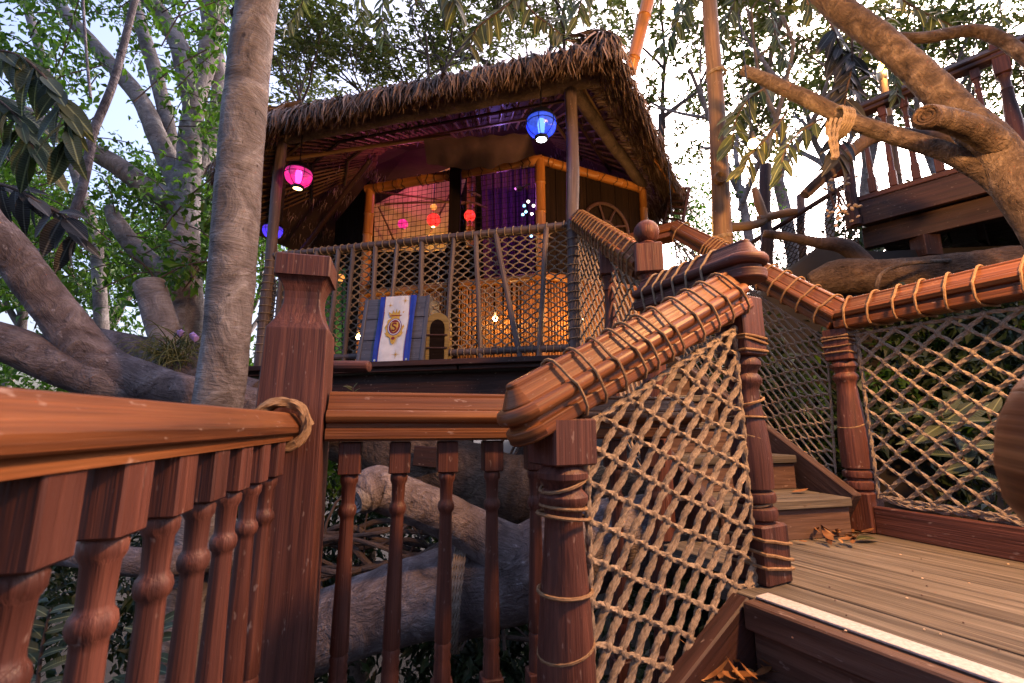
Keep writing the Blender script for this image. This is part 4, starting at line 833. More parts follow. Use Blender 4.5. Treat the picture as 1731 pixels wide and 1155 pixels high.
# far stair with black net
D1 = W(1258, 418, 4.9); D0 = UA+V((-.03, 0, .22)); fs_ = thing('far_stair_railing', 'dark pole railing sloping up to the upper platform', 'railing', D1)
pole(D1, D0, .026, fs_, 'rail_pole', 'dark_wood', 8); pole(D1+V((0, 0, -.75)), D0+V((0, 0, -.75)), .024, fs_, 'rail_pole', 'dark_wood', 8)
for px, yt, yb, wpx in ((1297, 280, 470, 22), (1357, 330, 480, 15)): pole(W(px, yb, 4.5), W(px-4, yt, 4.5), rad(px, 400, 4.5, wpx), fs_, 'post', 'pole_wood' if wpx < 20 else 'dark_wood', 10)
net('rope_net', 'black rope net below the far sloping pole rail', (D1+V((0, 0, -.75)), D0+V((0, 0, -.75)), D0, D1), 40, 22, .0055, 'rope_black', delta=.2, sag=.02, knots=False)
# wind chime of shells at the platform corner
wcp = W(1417, 290, 3.8); wch = thing('shell_chime', 'wind chime of shells and driftwood at the platform corner', 'wind chime', wcp)
b = MB(); b.lathe([(.001, .04), (.06, .02), (.10, -.02), (.06, -.03), (.001, -.03)], wcp, 8); b.build('cap', 'red_brown', wch)
for k in range(46):
    lvl = random.choice((0, 0, 1, 1, 2)); p = wcp+V((random.uniform(-.11, .11), random.uniform(-.08, .08), (-.10, -.40, -.46)[lvl]+random.uniform(-.07, .07)))
    MB().lathe([(.001, -.01), (.014, -.006), (.018, 0), (.012, .008), (.001, .01)], p, 7, axis=V((random.uniform(-1, 1), random.uniform(-1, 1), 1))).build('shell', 'shell', wch)
for k in range(6): x = -.09+.036*k; MB().beam(wcp+V((x, random.uniform(-.05, .05), -.18)), wcp+V((x+.01, 0, -.34)), .018, .012).build('chime_bar', 'canvas', wch); MB().tube([wcp+V((x, 0, 0)), wcp+V((x, 0, -.5))], .002, 4).build('string', 'rope_black', wch)
# torches and small lamps
def torch(px, py, Y, pyb, label, e=25):
    c = W(px, py, Y); t = thing('torch_lamp', label, 'lamp', c); f = W(px+32, pyb, Y); ax_ = (f-c).normalized()
    bamboo(f, c-V((0, 0, .10)), .036, t, 'pole', .3, 'tan_pole'); MB().lathe([(.03, -.12), (.045, -.10), (.05, -.02), (.042, -.02), (.03, -.06)], c, 14).build('holder', 'brass', t)
    MB().lathe([(.001, -.06), (.028, -.04), (.038, 0), (.026, .05), (.008, .09), (.001, .1)], c, 12).build('flame_bulb', 'flame', t); point('torch_light', c-V((.0, .09, 0)), (1, .5, .14), e, .04, t)
torch(1490, 120, 4.25, 330, 'bamboo torch lamp glowing behind the big right limb', 10)
def bulb(px, py, Y, label, e=12, r=.03):
    c = W(px, py, Y); t = thing('hanging_bulb', label, 'lamp', c); MB().lathe([(.001, -r)]+[(r*math.sin(a), -r*math.cos(a)) for a in [math.pi*k/8 for k in range(1, 8)]]+[(.001, r)], c, 12).build('bulb', 'flame', t)
    MB().lathe([(.016, r*.8), (.02, r+.01), (.012, r+.05)], c, 10).build('socket', 'black_metal', t); MB().tube([c+V((0, 0, r)), c+V((0, 0, r+.9))], .004, 5).build('cord', 'black_metal', t); point('bulb_light', c-V((0, r*2, 0)), (1, .52, .16), e, .03, t)
bulb(1273, 243, 2.55, 'glowing bulb among the drooping leaves right of the pole', 3); bulb(1131, 8, 2.9, 'glowing bulb at the top beside the bamboo pole', 5); bulb(1137, 388, 3.9, 'glowing bulb behind the ball newel below the eave', 4)
# path lantern out of the picture, right of the camera, that lights the near rails and the deck
lc = V((1.66, .58, 1.85)); t = thing('path_lantern', 'amber path lantern hung above the deck at the right', 'lantern', lc)
MB().lathe([(.05, -.09), (.07, -.08), (.075, .06), (.06, .08)], lc, 16).build('globe', 'glass_amber', t); MB().lathe([(.085, .08), (.05, .12), (.01, .14)], lc, 16).build('cap', 'black_metal', t); MB().lathe([(.055, -.11), (.06, -.09)], lc, 16).build('base_ring', 'black_metal', t)
MB().tube([lc+V((0, 0, .13)), lc+V((.1, .1, 1.4))], .006, 6).build('cord', 'black_metal', t); MB().lathe([(.001, -.05), (.025, -.03), (.03, .01), (.001, .05)], lc, 10).build('bulb', 'bulb_warm', t)
point('lantern_light', lc-V((0, 0, .14)), (1, .50, .18), 165, .12, t)

# ------------------------------------------------------------------ trees, limbs and foliage
def limb_mesh(mb, pts, bmp=.07, n=16, per=10, bs=3.5):
    P = [W(a, b, c) for a, b, c, d in pts]; r = [rad(a, b, c, d) for a, b, c, d in pts]
    mb.tube(smooth_path(P, per), smooth_vals(r, per), n, bmp, bs); return mb
def limb(name, pts, mat, parent, bmp=.07, n=18, per=14, bs=3.5): return limb_mesh(MB(), pts, bmp, n, per, bs).build(name, mat, parent, angle=70)
def knot(parent, px, py, Y, rp, mat, nrm=(0, -1, 0), squash=1.0):
    """scar of a cut branch: concentric lips"""
    c = W(px, py, Y); r = rad(px, py, Y, rp*2); prof = [(r*1.15, -.02), (r*1.1, .006), (r*.95, .018), (r*.8, .014), (r*.7, .006), (r*.62, .012), (r*.5, .010), (r*.42, .002), (r*.34, .008), (r*.2, .006), (r*.1, -.002), (.001, -.002)]
    MB().lathe(prof, c, 20, axis=nrm).build('branch_scar', mat, parent, angle=70)
# leaning trunk in front of the hut
tt = thing('tree', 'smooth grey trunk rising in front of the hut left side', 'tree', W(330, 1150, 2.3))
TP = [(250, 1700, 2.38, 120), (306, 1100, 2.34, 104), (336, 900, 2.32, 100), (367, 690, 2.3, 90), (385, 560, 2.28, 82), (392, 470, 2.27, 83), (402, 330, 2.25, 82), (412, 200, 2.23, 84), (424, 80, 2.2, 84), (436, 0, 2.18, 84), (455, -160, 2.15, 84)]
limb('trunk', TP, 'bark_grey', tt, .05, 28, 12, 3.); knot(tt, 370, 567, 2.215, 17, 'bark_grey', (-.1, -1, .1)); knot(tt, 400, 22, 2.13, 13, 'bark_brown', (-.3, -1, .1))
# forked limb at the left
lf = thing('forked_limb', 'forked mauve-grey tree limb sweeping in from the left edge', 'tree', W(330, 680, 2.75))
limb('limb', [(-140, 240, 2.2, 88), (0, 405, 2.35, 88), (90, 520, 2.5, 86), (165, 612, 2.6, 96), (260, 655, 2.7, 88), (340, 672, 2.78, 72), (450, 690, 2.9, 70), (560, 720, 3.1, 70)], 'bark_limb', lf, .08)
limb('limb', [(-120, 555, 2.3, 90), (0, 575, 2.42, 88), (90, 612, 2.52, 95), (180, 640, 2.62, 100), (255, 658, 2.7, 75)], 'bark_limb', lf, .08)
limb('limb', [(160, 572, 3.6, 50), (260, 600, 3.5, 62), (350, 645, 3.4, 60), (440, 668, 3.3, 60)], 'bark_limb', lf, .08)
limb('stub', [(300, 620, 3.5, 60), (278, 560, 3.5, 58), (258, 500, 3.5, 58), (252, 480, 3.5, 58), (251, 476, 3.5, 30)], 'bark_grey', lf, .05, 20)
# air plant
tl = thing('air_plant', 'tangle of thin green air plant leaves on the limb by the stub', 'plant', W(295, 605, 3.35)); b = MB()
for k in range(150):
    c = W(295+random.gauss(0, 16), 600+random.gauss(0, 10), 3.3); a = random.uniform(0, 6.28); L = random.uniform(.1, .36); d = V((math.cos(a), math.sin(a)*.6-.2, random.uniform(-.3, .9)))
    b.tube(smooth_path([c, c+d*L*.5, c+d*L*.85+V((0, 0, -L*.25)), c+d*L+V((random.uniform(-.08, .08), 0, -L*.75))], 3), [.0045*(1-.09*i) for i in range(10)], 4)
b.build('leaf_tangle', 'grass', tl, kind='stuff')
for px, py in ((305, 563), (330, 572), (326, 568)): MB().lathe([(.001, -.03), (.02, -.01), (.024, .01), (.001, .03)], W(px, py, 3.2), 7).build('flower', 'flower_purple', tl)
# right big limb
bl = thing('tree_limb', 'thick brown limb with cut stub curving down the upper right', 'tree', W(1731, 400, 2.2))
limb('limb', [(1300, -90, 2.6, 54), (1400, 0, 2.52, 54), (1480, 60, 2.45, 58), (1560, 130, 2.38, 64), (1630, 200, 2.3, 76), (1690, 262, 2.24, 90), (1728, 330, 2.2, 94), (1775, 400, 2.15, 104), (1850, 560, 2.1, 120), (1920, 1100, 2.2, 140)], 'bark_brown', bl, .07, 28, 16)
limb('limb', [(1255, 118, 2.75, 20), (1300, 138, 2.7, 27), (1365, 168, 2.62, 31), (1440, 205, 2.55, 34), (1520, 232, 2.45, 37), (1600, 258, 2.36, 41), (1660, 290, 2.3, 48), (1705, 325, 2.24, 54)], 'bark_brown', bl, .08, 20)
limb('limb', [(1490, 60, 2.9, 18), (1560, 64, 2.85, 26), (1640, 52, 2.8, 30), (1690, 66, 2.75, 33), (1731, 95, 2.7, 34), (1800, 150, 2.6, 40)], 'bark_brown', bl, .08)
limb('stub', [(1690, 245, 2.2, 66), (1645, 218, 2.17, 62), (1595, 202, 2.13, 54), (1568, 198, 2.11, 54), (1558, 197, 2.10, 46)], 'bark_brown', bl, .12); knot(bl, 1566, 197, 2.075, 24, 'bark_rock', (-.75, -.6, 0))
limb('limb', [(1360, 330, 3.0, 20), (1420, 275, 2.95, 26), (1480, 230, 2.9, 30), (1560, 232, 2.8, 34), (1650, 240, 2.6, 40)], 'bark_dark', bl, .1)
b = MB()
for k in range(5): rope(b, [W(1412+k*4, 205+k*1, 2.55)+V((math.cos(a)*.012, math.sin(a)*.085, math.cos(a)*.085+.0)) for a in [i*math.pi/7 for i in range(15)]], .007)
for k in range(3): rope(b, smooth_path([W(1405+8*k, 200, 2.45), W(1402+6*k, 230, 2.46), W(1408+4*k, 262, 2.47), W(1406+3*k, 268, 2.47)], 4), .008)
tag(b.build('rope_wrap', 'rope'), 'brown rope wrapped round the thinner right limb and hanging down', 'rope')
# pole with knot right of the hut
pl = thing('timber_pole', 'tall knotty timber pole standing right of the hut', 'pole', W(1225, 470, 3.3))
limb('pole', [(1230, 560, 3.3, 36), (1222, 415, 3.3, 36), (1217, 300, 3.3, 33), (1211, 180, 3.3, 32), (1203, 60, 3.3, 30), (1195, -60, 3.3, 29)], 'tan_pole', pl, .05, 18, 10, 4.); knot(pl, 1217, 301, 3.215, 11, 'tan_pole')
for z in (128, 405): c = W(1210 if z < 200 else 1221, z, 3.3); b = MB(); [rope(b, [c+V((.075*math.cos(a), .075*math.sin(a), .008*k+.01*math.cos(a))) for a in [i*math.pi/8 for i in range(17)]], .006) for k in range(3)]; b.build('rope_binding', 'rope', pl)
# log / rock bank behind the right rail
rk = thing('fallen_log', 'huge weathered log lying behind the right railing', 'log', W(1560, 470, 3.4)); limb('log', [(1370, 482, 3.7, 50), (1420, 470, 3.6, 74), (1520, 468, 3.45, 86), (1640, 462, 3.2, 100), (1760, 450, 3.0, 112), (1950, 430, 2.8, 130)], 'bark_rock', rk, .16, 26, 14, 3.)
limb('root', [(1640, 440, 3.2, 12), (1540, 445, 3.12, 9), (1492, 462, 3.1, 8), (1482, 490, 3.1, 8), (1483, 520, 3.1, 8)], 'bark_brown', rk, .05, 8)
limb('branch', [(1475, 460, 3.6, 40), (1430, 418, 3.6, 32), (1380, 410, 3.65, 22), (1330, 400, 3.7, 18), (1290, 395, 3.75, 14)], 'bark_dark', rk, .1)
cbn = thing('pale_branch', 'short crooked pale branch beyond the timber pole', 'tree', W(1270, 385, 4.2)); limb('branch', [(1225, 385, 4.3, 18), (1265, 382, 4.2, 17), (1290, 372, 4.2, 17), (1283, 345, 4.2, 18), (1275, 318, 4.2, 10)], 'tan_pole', cbn, .1, 10); limb('branch', [(1283, 372, 4.2, 18), (1320, 362, 4.2, 17), (1345, 358, 4.2, 15)], 'tan_pole', cbn, .1, 10)
# limbs below the hut
ll = thing('low_limb', 'massive grey limb low behind the middle balusters, roped', 'tree', W(700, 1040, 2.4)); limb('limb', [(380, 1130, 2.6, 130), (520, 1075, 2.5, 150), (640, 1030, 2.45, 152), (760, 1000, 2.4, 165), (870, 970, 2.35, 170), (980, 930, 2.3, 160), (1150, 900, 2.4, 150)], 'bark_limb', ll, .10, 26, 12, 3.5)
limb('branch', [(945, 950, 2.32, 130), (860, 930, 2.28, 100), (780, 885, 2.24, 78), (700, 850, 2.2, 74), (640, 825, 2.15, 80), (612, 836, 2.08, 70), (602, 842, 2.05, 56)], 'bark_limb', ll, .09, 22, 12); knot(ll, 604, 846, 2.04, 22, 'bark_grey', (-.5, -.85, -.2))
for k in range(5): m = MB(); rope(m, [W(770+k*4, 985, 2.38)+V((math.sin(a)*.02+.0, -math.cos(a)*.265, math.sin(a)*.265-.02)) for a in [i*math.pi/10 for i in range(21)]], .006); m.build('rope_turn', 'rope_grey', ll)
hl = thing('hut_log', 'huge horizontal log carrying the hut floor', 'log', W(760, 790, 3.1)); limb('log', [(470, 700, 3.5, 90), (620, 745, 3.3, 100), (760, 800, 3.15, 128), (880, 832, 3.05, 130), (1000, 850, 3.0, 130), (1200, 850, 3.2, 130)], 'bark_rock', hl, .1, 24, 12)
MB().beam(W(700, 770, 2.9), W(755, 775, 2.9), .06, .12).build('wedge', 'dark_wood', hl)
lwl = thing('low_limb', 'grey limb crossing low behind the near left balusters', 'tree', W(200, 935, 2.1)); limb('limb', [(-150, 930, 2.2, 60), (80, 930, 2.1, 62), (230, 950, 2.1, 60), (330, 945, 2.2, 60), (470, 930, 2.5, 70)], 'bark_limb', lwl, .1)
# tangle of roots under the hut
rt = thing('root_tangle', 'tangle of bare roots under the hut behind the balusters', 'roots', W(640, 930, 3.2)); b = MB()
for k in range(22):
    a = random.uniform(880, 1000); sl_ = random.uniform(-.25, .25); Y0 = random.uniform(2.9, 3.5); pts = [W(520+60*i, a+sl_*60*i+random.uniform(-22, 22), Y0+random.uniform(-.12, .12)) for i in range(8)]; b.tube(smooth_path(pts, 6), random.uniform(.008, .022), 7, .1)
for k in range(12): b.tube(smooth_path([W(random.uniform(560, 940), 720, 3.3), W(random.uniform(560, 940), 850, 3.2), W(random.uniform(540, 960), 1100, 2.9)], 6), random.uniform(.006, .014), 5)
b.build('roots', 'bark_dark', rt)

# ---- trees with leafy crowns
def leaf_cloud(mb, c, r, n, ln, droop=.3, flat=.8, wr=.45):
    p = rng.normal(0, 1, (n, 3)); p /= np.linalg.norm(p, axis=1, keepdims=True)+1e-9; p *= (rng.uniform(0, 1, (n, 1))**.5)*r; p[:, 2] *= flat
    d = rng.normal(0, 1, (n, 3)); d[:, 2] -= droop*1.6; d /= np.linalg.norm(d, axis=1, keepdims=True); nr = rng.normal(0, .5, (n, 3)); nr[:, 2] += 1
    L = rng.uniform(.65, 1.2, n)*ln; mb.leaves(np.array(c)[None]+p, d, nr, L, L*wr)
def rosette(mb, c, n, ln):
    a = rng.uniform(0, 6.28, n); d = np.stack([np.cos(a), np.sin(a), rng.uniform(-.5, .5, n)], 1); d /= np.linalg.norm(d, axis=1, keepdims=True); L = rng.uniform(.7, 1.2, n)*ln
    nr = rng.normal(0, .3, (n, 3)); nr[:, 2] += 1; mb.leaves(np.repeat(np.array(c)[None], n, 0)+rng.normal(0, ln*.15, (n, 3)), d, nr, L, L*.36)
def grow(mb, tips, p, d, r, L, lvl, spread=.6, up=.25):
    pts = [p]; dd_ = d.normalized(); k = 5
    for i in range(k): dd_ = (dd_+V((random.gauss(0, .13), random.gauss(0, .13), random.gauss(0, .08)+up*.12))).normalized(); pts.append(pts[-1]+dd_*L/k)
    rs = [lerp(r, r*.55, i/k) for i in range(k+1)]; mb.tube(smooth_path(pts, 2), smooth_vals(rs, 2), 8 if r > .02 else 5, .06, 5, cap=False)
    if lvl == 0: tips.append(pts[-1]); tips.append(pts[3]); return
    for i in range(random.choice((2, 3, 3))):
        t = random.uniform(.45, 1); q = pts[min(k, int(t*k+.5))]; nd = (dd_+V((random.gauss(0, spread), random.gauss(0, spread), random.gauss(up*.4, spread*.5)))).normalized()
        grow(mb, tips, q, nd, r*random.uniform(.42, .6), L*random.uniform(.5, .75), lvl-1, spread, up)
    tips.append(pts[-1])
def tree(px, Y, wpx, label, lean=(0, 0), h=3.2, mat='bark_grey', leaf='leaf_olive', ln=.13, per=16, lvl=3, ros=True, zb=None, group=None, crown_r=.22, nb=3, z1=2.2):
    p = W(px, 400, Y); z_b = gz(p.x, p.y)-.2 if zb is None else zb; r = rad(px, 300, Y, wpx); t = thing('tree', label, 'tree', (p.x, p.y, z_b), group)
    top = V((p.x+lean[0]*(z1-.5), p.y+lean[1]*(z1-.5), z1)); b0_ = V((p.x-lean[0]*(1.2), p.y, z_b)); b = MB(); pts = [b0_.lerp(top, k/6)+V((random.gauss(0, r*.5), random.gauss(0, r*.5), 0)) for k in range(7)]
    b.tube(smooth_path(pts, 4), smooth_vals([lerp(r*1.25, r*.85, k/6) for k in range(7)], 4), 12, .06, 4); b.build('trunk', mat, t, angle=70)
    lb_ = MB(); tips = []
    for k in range(nb): grow(lb_, tips, top-V((0, 0, .05+random.uniform(0, .5)*(k > 0))), V((random.gauss(lean[0], .35), random.gauss(0, .35), 1)), r*random.uniform(.55, .75), h*random.uniform(.4, .6), lvl)
    lb_.build('limbs', mat, t, angle=70); c = MB()
    for q in tips:
        if ros: [rosette(c, q+V((random.gauss(0, crown_r), random.gauss(0, crown_r), random.gauss(0, crown_r*.7))), 7, ln) for _ in range(max(1, per//7))]
        else: leaf_cloud(c, q, crown_r*1.6, per, ln)
    c.build('crown', leaf, t, smooth=False, kind='stuff'); return t
# multi-stemmed fig at the left
fg = thing('fig_tree', 'many-stemmed grey fig tree with bright green leaves at the left', 'tree', W(300, 560, 5))
limb('trunk', [(330, 900, 5.2, 80), (318, 600, 5.1, 70), (312, 480, 5, 62), (312, 380, 5, 56), (318, 290, 5, 46), (325, 200, 5, 42), (345, 120, 5, 38), (362, 40, 5, 40), (372, -60, 5, 40)], 'bark_grey', fg, .08)
for pts in ([(305, 345, 5, 50), (250, 318, 4.9, 44), (190, 275, 4.8, 42), (120, 238, 4.7, 40), (40, 190, 4.6, 36), (-60, 150, 4.5, 30)], [(310, 330, 5, 44), (270, 240, 5.1, 40), (235, 165, 5.2, 36), (175, 95, 5.3, 34), (110, 20, 5.4, 30), (70, -50, 5.4, 26)],
            [(330, 190, 5, 44), (312, 110, 4.9, 42), (290, 50, 4.9, 38), (245, -10, 4.8, 36), (220, -60, 4.8, 30)], [(300, 320, 5.2, 38), (285, 220, 5.3, 30), (262, 120, 5.4, 30), (232, 20, 5.5, 28), (222, -60, 5.5, 24)],
            [(320, 300, 5.1, 40), (362, 220, 5.2, 34), (370, 120, 5.3, 30), (350, 30, 5.3, 26), (338, -50, 5.3, 24)], [(298, 480, 5, 44), (230, 420, 4.8, 40), (200, 380, 4.7, 36), (185, 350, 4.7, 18)], [(175, 700, 5.6, 30), (170, 520, 5.6, 26), (160, 400, 5.7, 24), (130, 300, 5.8, 22), (60, 60, 5.9, 20), (30, -40, 6, 16)], [(95, 640, 5.8, 26), (90, 480, 5.8, 26), (75, 420, 5.8, 24), (95, 380, 5.8, 20)]):
    limb('stem', pts, 'bark_grey', fg, .08, 14)
c = MB(); tw = MB()
for k in range(250):
    px, py = random.uniform(-60, 385), random.uniform(-60, 500)
    if 130 < px < 300 and 40 < py < 330 and random.random() < .65: continue
    Y = random.uniform(3.6, 6.6); q = W(px, py, Y); leaf_cloud(c, q, random.uniform(.18, .38), random.randint(26, 60), .10, .35, .8, .5)
    a = V((random.uniform(-1, 1), random.uniform(-.5, .5), random.uniform(-.8, .8)))*.6; tw.tube(smooth_path([q-a*.7, q+V((0, 0, .06)), q+a*.6], 4), .006, 4)
c.build('crown', 'leaf_green', fg, smooth=False, kind='stuff'); tw.build('twigs', 'bark_dark', fg, kind='stuff')
nb_ = thing('slim_branch', 'slim bare pinkish branch rising in front of the fig', 'tree', W(130, 350, 3)); limb('branch', [(122, 370, 3, 20), (140, 315, 3, 18), (153, 250, 3, 18), (158, 222, 3, 18), (188, 150, 3, 16), (208, 80, 3, 15), (228, 0, 3, 14), (245, -60, 3, 12)], 'bark_limb', nb_, .06, 10); limb('branch', [(158, 228, 3, 12), (128, 200, 3.05, 10), (105, 190, 3.1, 7)], 'bark_limb', nb_, .06, 8); limb('branch', [(153, 165, 3.1, 6), (146, 90, 3.2, 6), (140, 0, 3.2, 6), (140, -40, 3.2, 5)], 'bark_limb', nb_, .05, 6)
# trees behind the hut and at the right
G1 = 'trees behind the thatched hut'; ORD = ('first', 'second', 'third', 'fourth', 'fifth', 'sixth', 'seventh', 'eighth')
LB = lambda i: 'slender olive-leaved tree behind the hut, %s of them from the left' % ORD[i]
for i, (px, Y, w, ln_, z1) in enumerate(((480, 11, 12, (.05, 0), 6.5), (540, 8.5, 13, (-.02, 0), 5.6), (622, 9.5, 12, (.02, 0), 6.2), (700, 9, 10, (.03, 0), 6.4), (762, 10, 14, (-.02, 0), 7.0), (880, 9, 16, (.04, 0), 7.2), (965, 10.5, 13, (0, 0), 8.0), (1085, 7.5, 14, (.10, 0), 5.6))):
    tree(px, Y, w, LB(i), ln_, 4.2, 'bark_dark', 'leaf_olive', .16, 21, 3, True, None, G1, .32, 2, z1)
G2 = 'pale trees behind the upper platform'; LB2 = lambda i: 'pale slim tree beyond the upper platform, %s of them from the timber pole' % ORD[i]
for i, (px, Y, w, ln_, z1) in enumerate(((1272, 6.5, 17, (-.05, 0), 3.6), (1338, 7.5, 24, (-.03, 0), 4.4), (1395, 8.5, 18, (.05, 0), 5.2), (1470, 9, 22, (.03, 0), 5.6), (1560, 8, 18, (.10, 0), 5.0), (1650, 9, 24, (.08, 0), 5.5), (1740, 8, 24, (.1, 0), 4.6))):
    tree(px, Y, w, LB2(i), ln_, 3.8, 'bark_grey', 'leaf_olive', .15, 21, 3, True, None, G2, .32, 3, z1)
t_ = tree(1175, 8.5, 8, 'airy young tree with small fresh green leaves in the bright gap', (.02, 0), 3.2, 'bark_grey', 'leaf_green', .10, 14, 3, False, None, None, .28, 4, 2.2)
G3 = 'background trees at the left'
for i, (px, Y, w) in enumerate(((-60, 8, 22), (60, 9.5, 20), (200, 10, 18), (330, 9, 16), (430, 10, 14))): tree(px, Y, w, 'green background tree behind the fig, %s of them from the left' % ORD[i], (.02, 0), 3.8, 'bark_grey', 'leaf_green', .12, 34, 3, False, None, G3, .4, 4, 2.4)
# undergrowth that reads as one mass in each place
def thicket(name, mat, spots, r, n, ln, flat=.8):
    c = MB()
    for px, py, Y in spots:
        p = W(px, py, Y)
        for k in range(7): leaf_cloud(c, p+V((random.gauss(0, r*.5), random.gauss(0, r*.4), random.uniform(-.8, .5)*r)), r*.55, n//7, ln, .3, flat)
    c.build(name, mat, None, smooth=False, kind='stuff')
thicket('undergrowth', 'leaf_green', ((-40, 640, 6), (60, 700, 6.5), (170, 620, 7.5), (260, 560, 7), (350, 580, 6.5), (430, 640, 7), (120, 520, 8.5), (240, 450, 9), (400, 470, 9), (20, 450, 9), (330, 700, 5.5), (480, 760, 5), (130, 690, 8), (250, 680, 8)), .75, 900, .12)
thicket('undergrowth', 'leaf_dark', ((60, 960, 4.5), (200, 900, 5), (330, 850, 4.5), (150, 1080, 3.6), (280, 1100, 3.4), (600, 900, 4.6), (720, 900, 4.8), (820, 880, 4.6), (920, 900, 4.4), (660, 1120, 3.6), (800, 1120, 3.6), (920, 1060, 3.4), (1020, 900, 4.4), (1120, 900, 4.2), (500, 960, 4.6), (420, 1060, 3.4), (600, 780, 6), (700, 780, 6.5), (540, 820, 5.5), (100, 820, 6), (250, 790, 6.5), (400, 800, 6)), .65, 900, .11)
thicket('undergrowth', 'leaf_dark', ((1310, 640, 4.6), (1370, 600, 4.5), (1430, 660, 4.3), (1500, 590, 4.2), (1570, 620, 4.0), (1640, 600, 3.9), (1690, 680, 3.6), (1340, 740, 4.0), (1520, 720, 3.7), (1600, 760, 3.4), (1260, 560, 5), (1300, 530, 5.2), (1380, 530, 5), (1450, 560, 4.6), (1250, 640, 5), (1180, 560, 6), (1720, 560, 3.8), (1560, 540, 4.2), (1300, 600, 3.9), (1340, 660, 3.6), (1290, 700, 3.7), (1450, 620, 3.5), (1480, 700, 3.2), (1550, 680, 3.2), (1620, 640, 3.2), (1690, 600, 3.2), (1530, 560, 3.6), (1640, 540, 3.5), (1390, 560, 3.9)), .5, 700, .10)
thicket('undergrowth', 'leaf_green', ((1300, 600, 4.1), (1350, 570, 4.0), (1480, 610, 3.6), (1540, 640, 3.5), (1680, 620, 3.3), (1330, 690, 3.8), (1620, 590, 3.5), (1390, 720, 3.4), (1290, 640, 3.9), (1420, 590, 3.6), (1500, 660, 3.3), (1590, 700, 3.1), (1650, 680, 3.1), (1310, 750, 3.5), (1570, 570, 3.5), (1700, 570, 3.2), (1360, 640, 3.6)), .2, 130, .09)
thicket('undergrowth', 'leaf_dark', ((1480, 430, 5.5), (1540, 420, 5.8), (1600, 410, 6), (1660, 400, 5.8), (1720, 390, 5.5), (1510, 400, 6.5), (1630, 370, 6.5), (1240, 500, 9), (1330, 490, 9), (1420, 490, 8), (1130, 500, 9), (1500, 450, 10), (1650, 400, 10)), .9, 700, .14)
# unseen canopy over and behind the camera, added to shade rails and deck
ct = thing('shade_canopy', 'unseen broad leafy tree overhead, added to shade the path', 'tree', (-1.6, -2.6, -2.8)); b = MB(); b.tube(smooth_path([V((-1.7, -2.7, -3)), V((-1.6, -2.6, .5)), V((-1.4, -2.4, 2.6)), V((-.6, -1.6, 4.2))], 8), smooth_vals([.42, .36, .3, .16], 8), 20, .08, 2.); b.build('trunk', 'bark_grey', ct, angle=70); b = MB()
for k in range(7): a = k*.9; b.tube(smooth_path([V((-1.4, -2.4, 2.6)), V((-1.4+1.3*math.cos(a), -2.2+1.0*math.sin(a), 3.6)), V((-1+3*math.cos(a), -1.8+2.2*math.sin(a), 4.3))], 6), smooth_vals([.15, .1, .05], 6), 8, .06)
b.build('limbs', 'bark_grey', ct, angle=70); c = MB()
for k in range(75):
    q = V((random.uniform(-4.5, 4.5), random.uniform(-5.5, 1.1), random.uniform(3.0, 5.2)))
    if q.z < q.y*1.6+1.6: q.z += 1.5
    leaf_cloud(c, q, .55, 60, .24, .3, .6)
c.build('crown', 'leaf_green', ct, smooth=False, kind='stuff'); c = MB()
for k in range(130): leaf_cloud(c, V((random.uniform(-7, 7), random.uniform(-7, -3.8), random.uniform(-2.6, 3.2))), .7, 45, .26, .3, .9)
c.build('undergrowth', 'leaf_dark', None, smooth=False, kind='stuff')  # unseen leaf mass behind the camera, added to block low sky light
def big_leaf(name, mat, L, w, curl, fold=.25):
    b = MB(); nu, nv = 2, 8
    def fn(u, v):
        x = v*L; ww = w*.5*(math.sin(math.pi*min(1, v*.97+.03))**.7)*(1-.25*v); y = (u-.5)*2*ww; return V((x, y, -curl*L*v*v+fold*abs(y)))
    b.grid(fn, nu, nv); o = b.build(name, mat, angle=180); me = o.data; bpy.data.objects.remove(o); return me
LM = {k: [big_leaf('leaf', k, 1, .36, cc, ff) for cc, ff in ((.18, .2), (.35, .3), (.05, .35))] for k in ('leaf_rubber', 'leaf_rubber_black', 'leaf_blade', 'leaf_olive')}
def leafy(label, stem, Y, n, lpx, mat, droop=.9, r=.008, side=None, t0=.15, view=(0, -1, 0)):
    P = smooth_path([W(a, b, Y+(c[0] if c else 0)) for a, b, *c in stem], 8); t = thing('leafy_branch', label, 'branch', P[0])
    MB().tube(P, smooth_vals([r, r*.5], len(P)-1), 7).build('stem', 'bark_dark', t)
    for k in range(n):
        s = t0+(1-t0)*k/(n-1); i = min(len(P)-2, int(s*(len(P)-1))); p = P[i]; tn = (P[i+1]-P[i]).normalized(); sg = (1 if k % 2 else -1) if side is None else side
        out = tn.cross(V((0, -1, .2))).normalized()*sg; d = (out*random.uniform(.5, 1)+tn*random.uniform(.2, .7)+V((0, random.uniform(-.5, .3), -droop*random.uniform(.6, 1.3)))).normalized()
        L = rad(stem[0][0], stem[0][1], Y, lpx*2)*random.uniform(.75, 1.15); up = (V((random.gauss(0, .4), -.7, .8))); yv = up.cross(d).normalized(); zv = d.cross(yv)
        m = Matrix((d, yv, zv)).transposed().to_euler(); put('leaf', random.choice(LM[mat]), t, loc=p, rot=m, scale=(L, L*random.uniform(.85, 1.15), L))
leafy('broad grey-green rubber leaves hanging at the upper left edge', [(-60, 85), (20, 90), (75, 130), (108, 185), (118, 240)], 1.7, 34, 118, 'leaf_rubber', 1.0)
leafy('second spray of grey-green rubber leaves cut by the left edge', [(-80, 150), (-20, 160), (30, 200), (60, 260)], 1.75, 22, 115, 'leaf_rubber', 1.0)
leafy('spray of blackish rubber leaves above the left limb', [(-50, 300), (20, 318), (70, 345), (110, 370), (128, 410)], 1.8, 20, 98, 'leaf_rubber_black', .75)
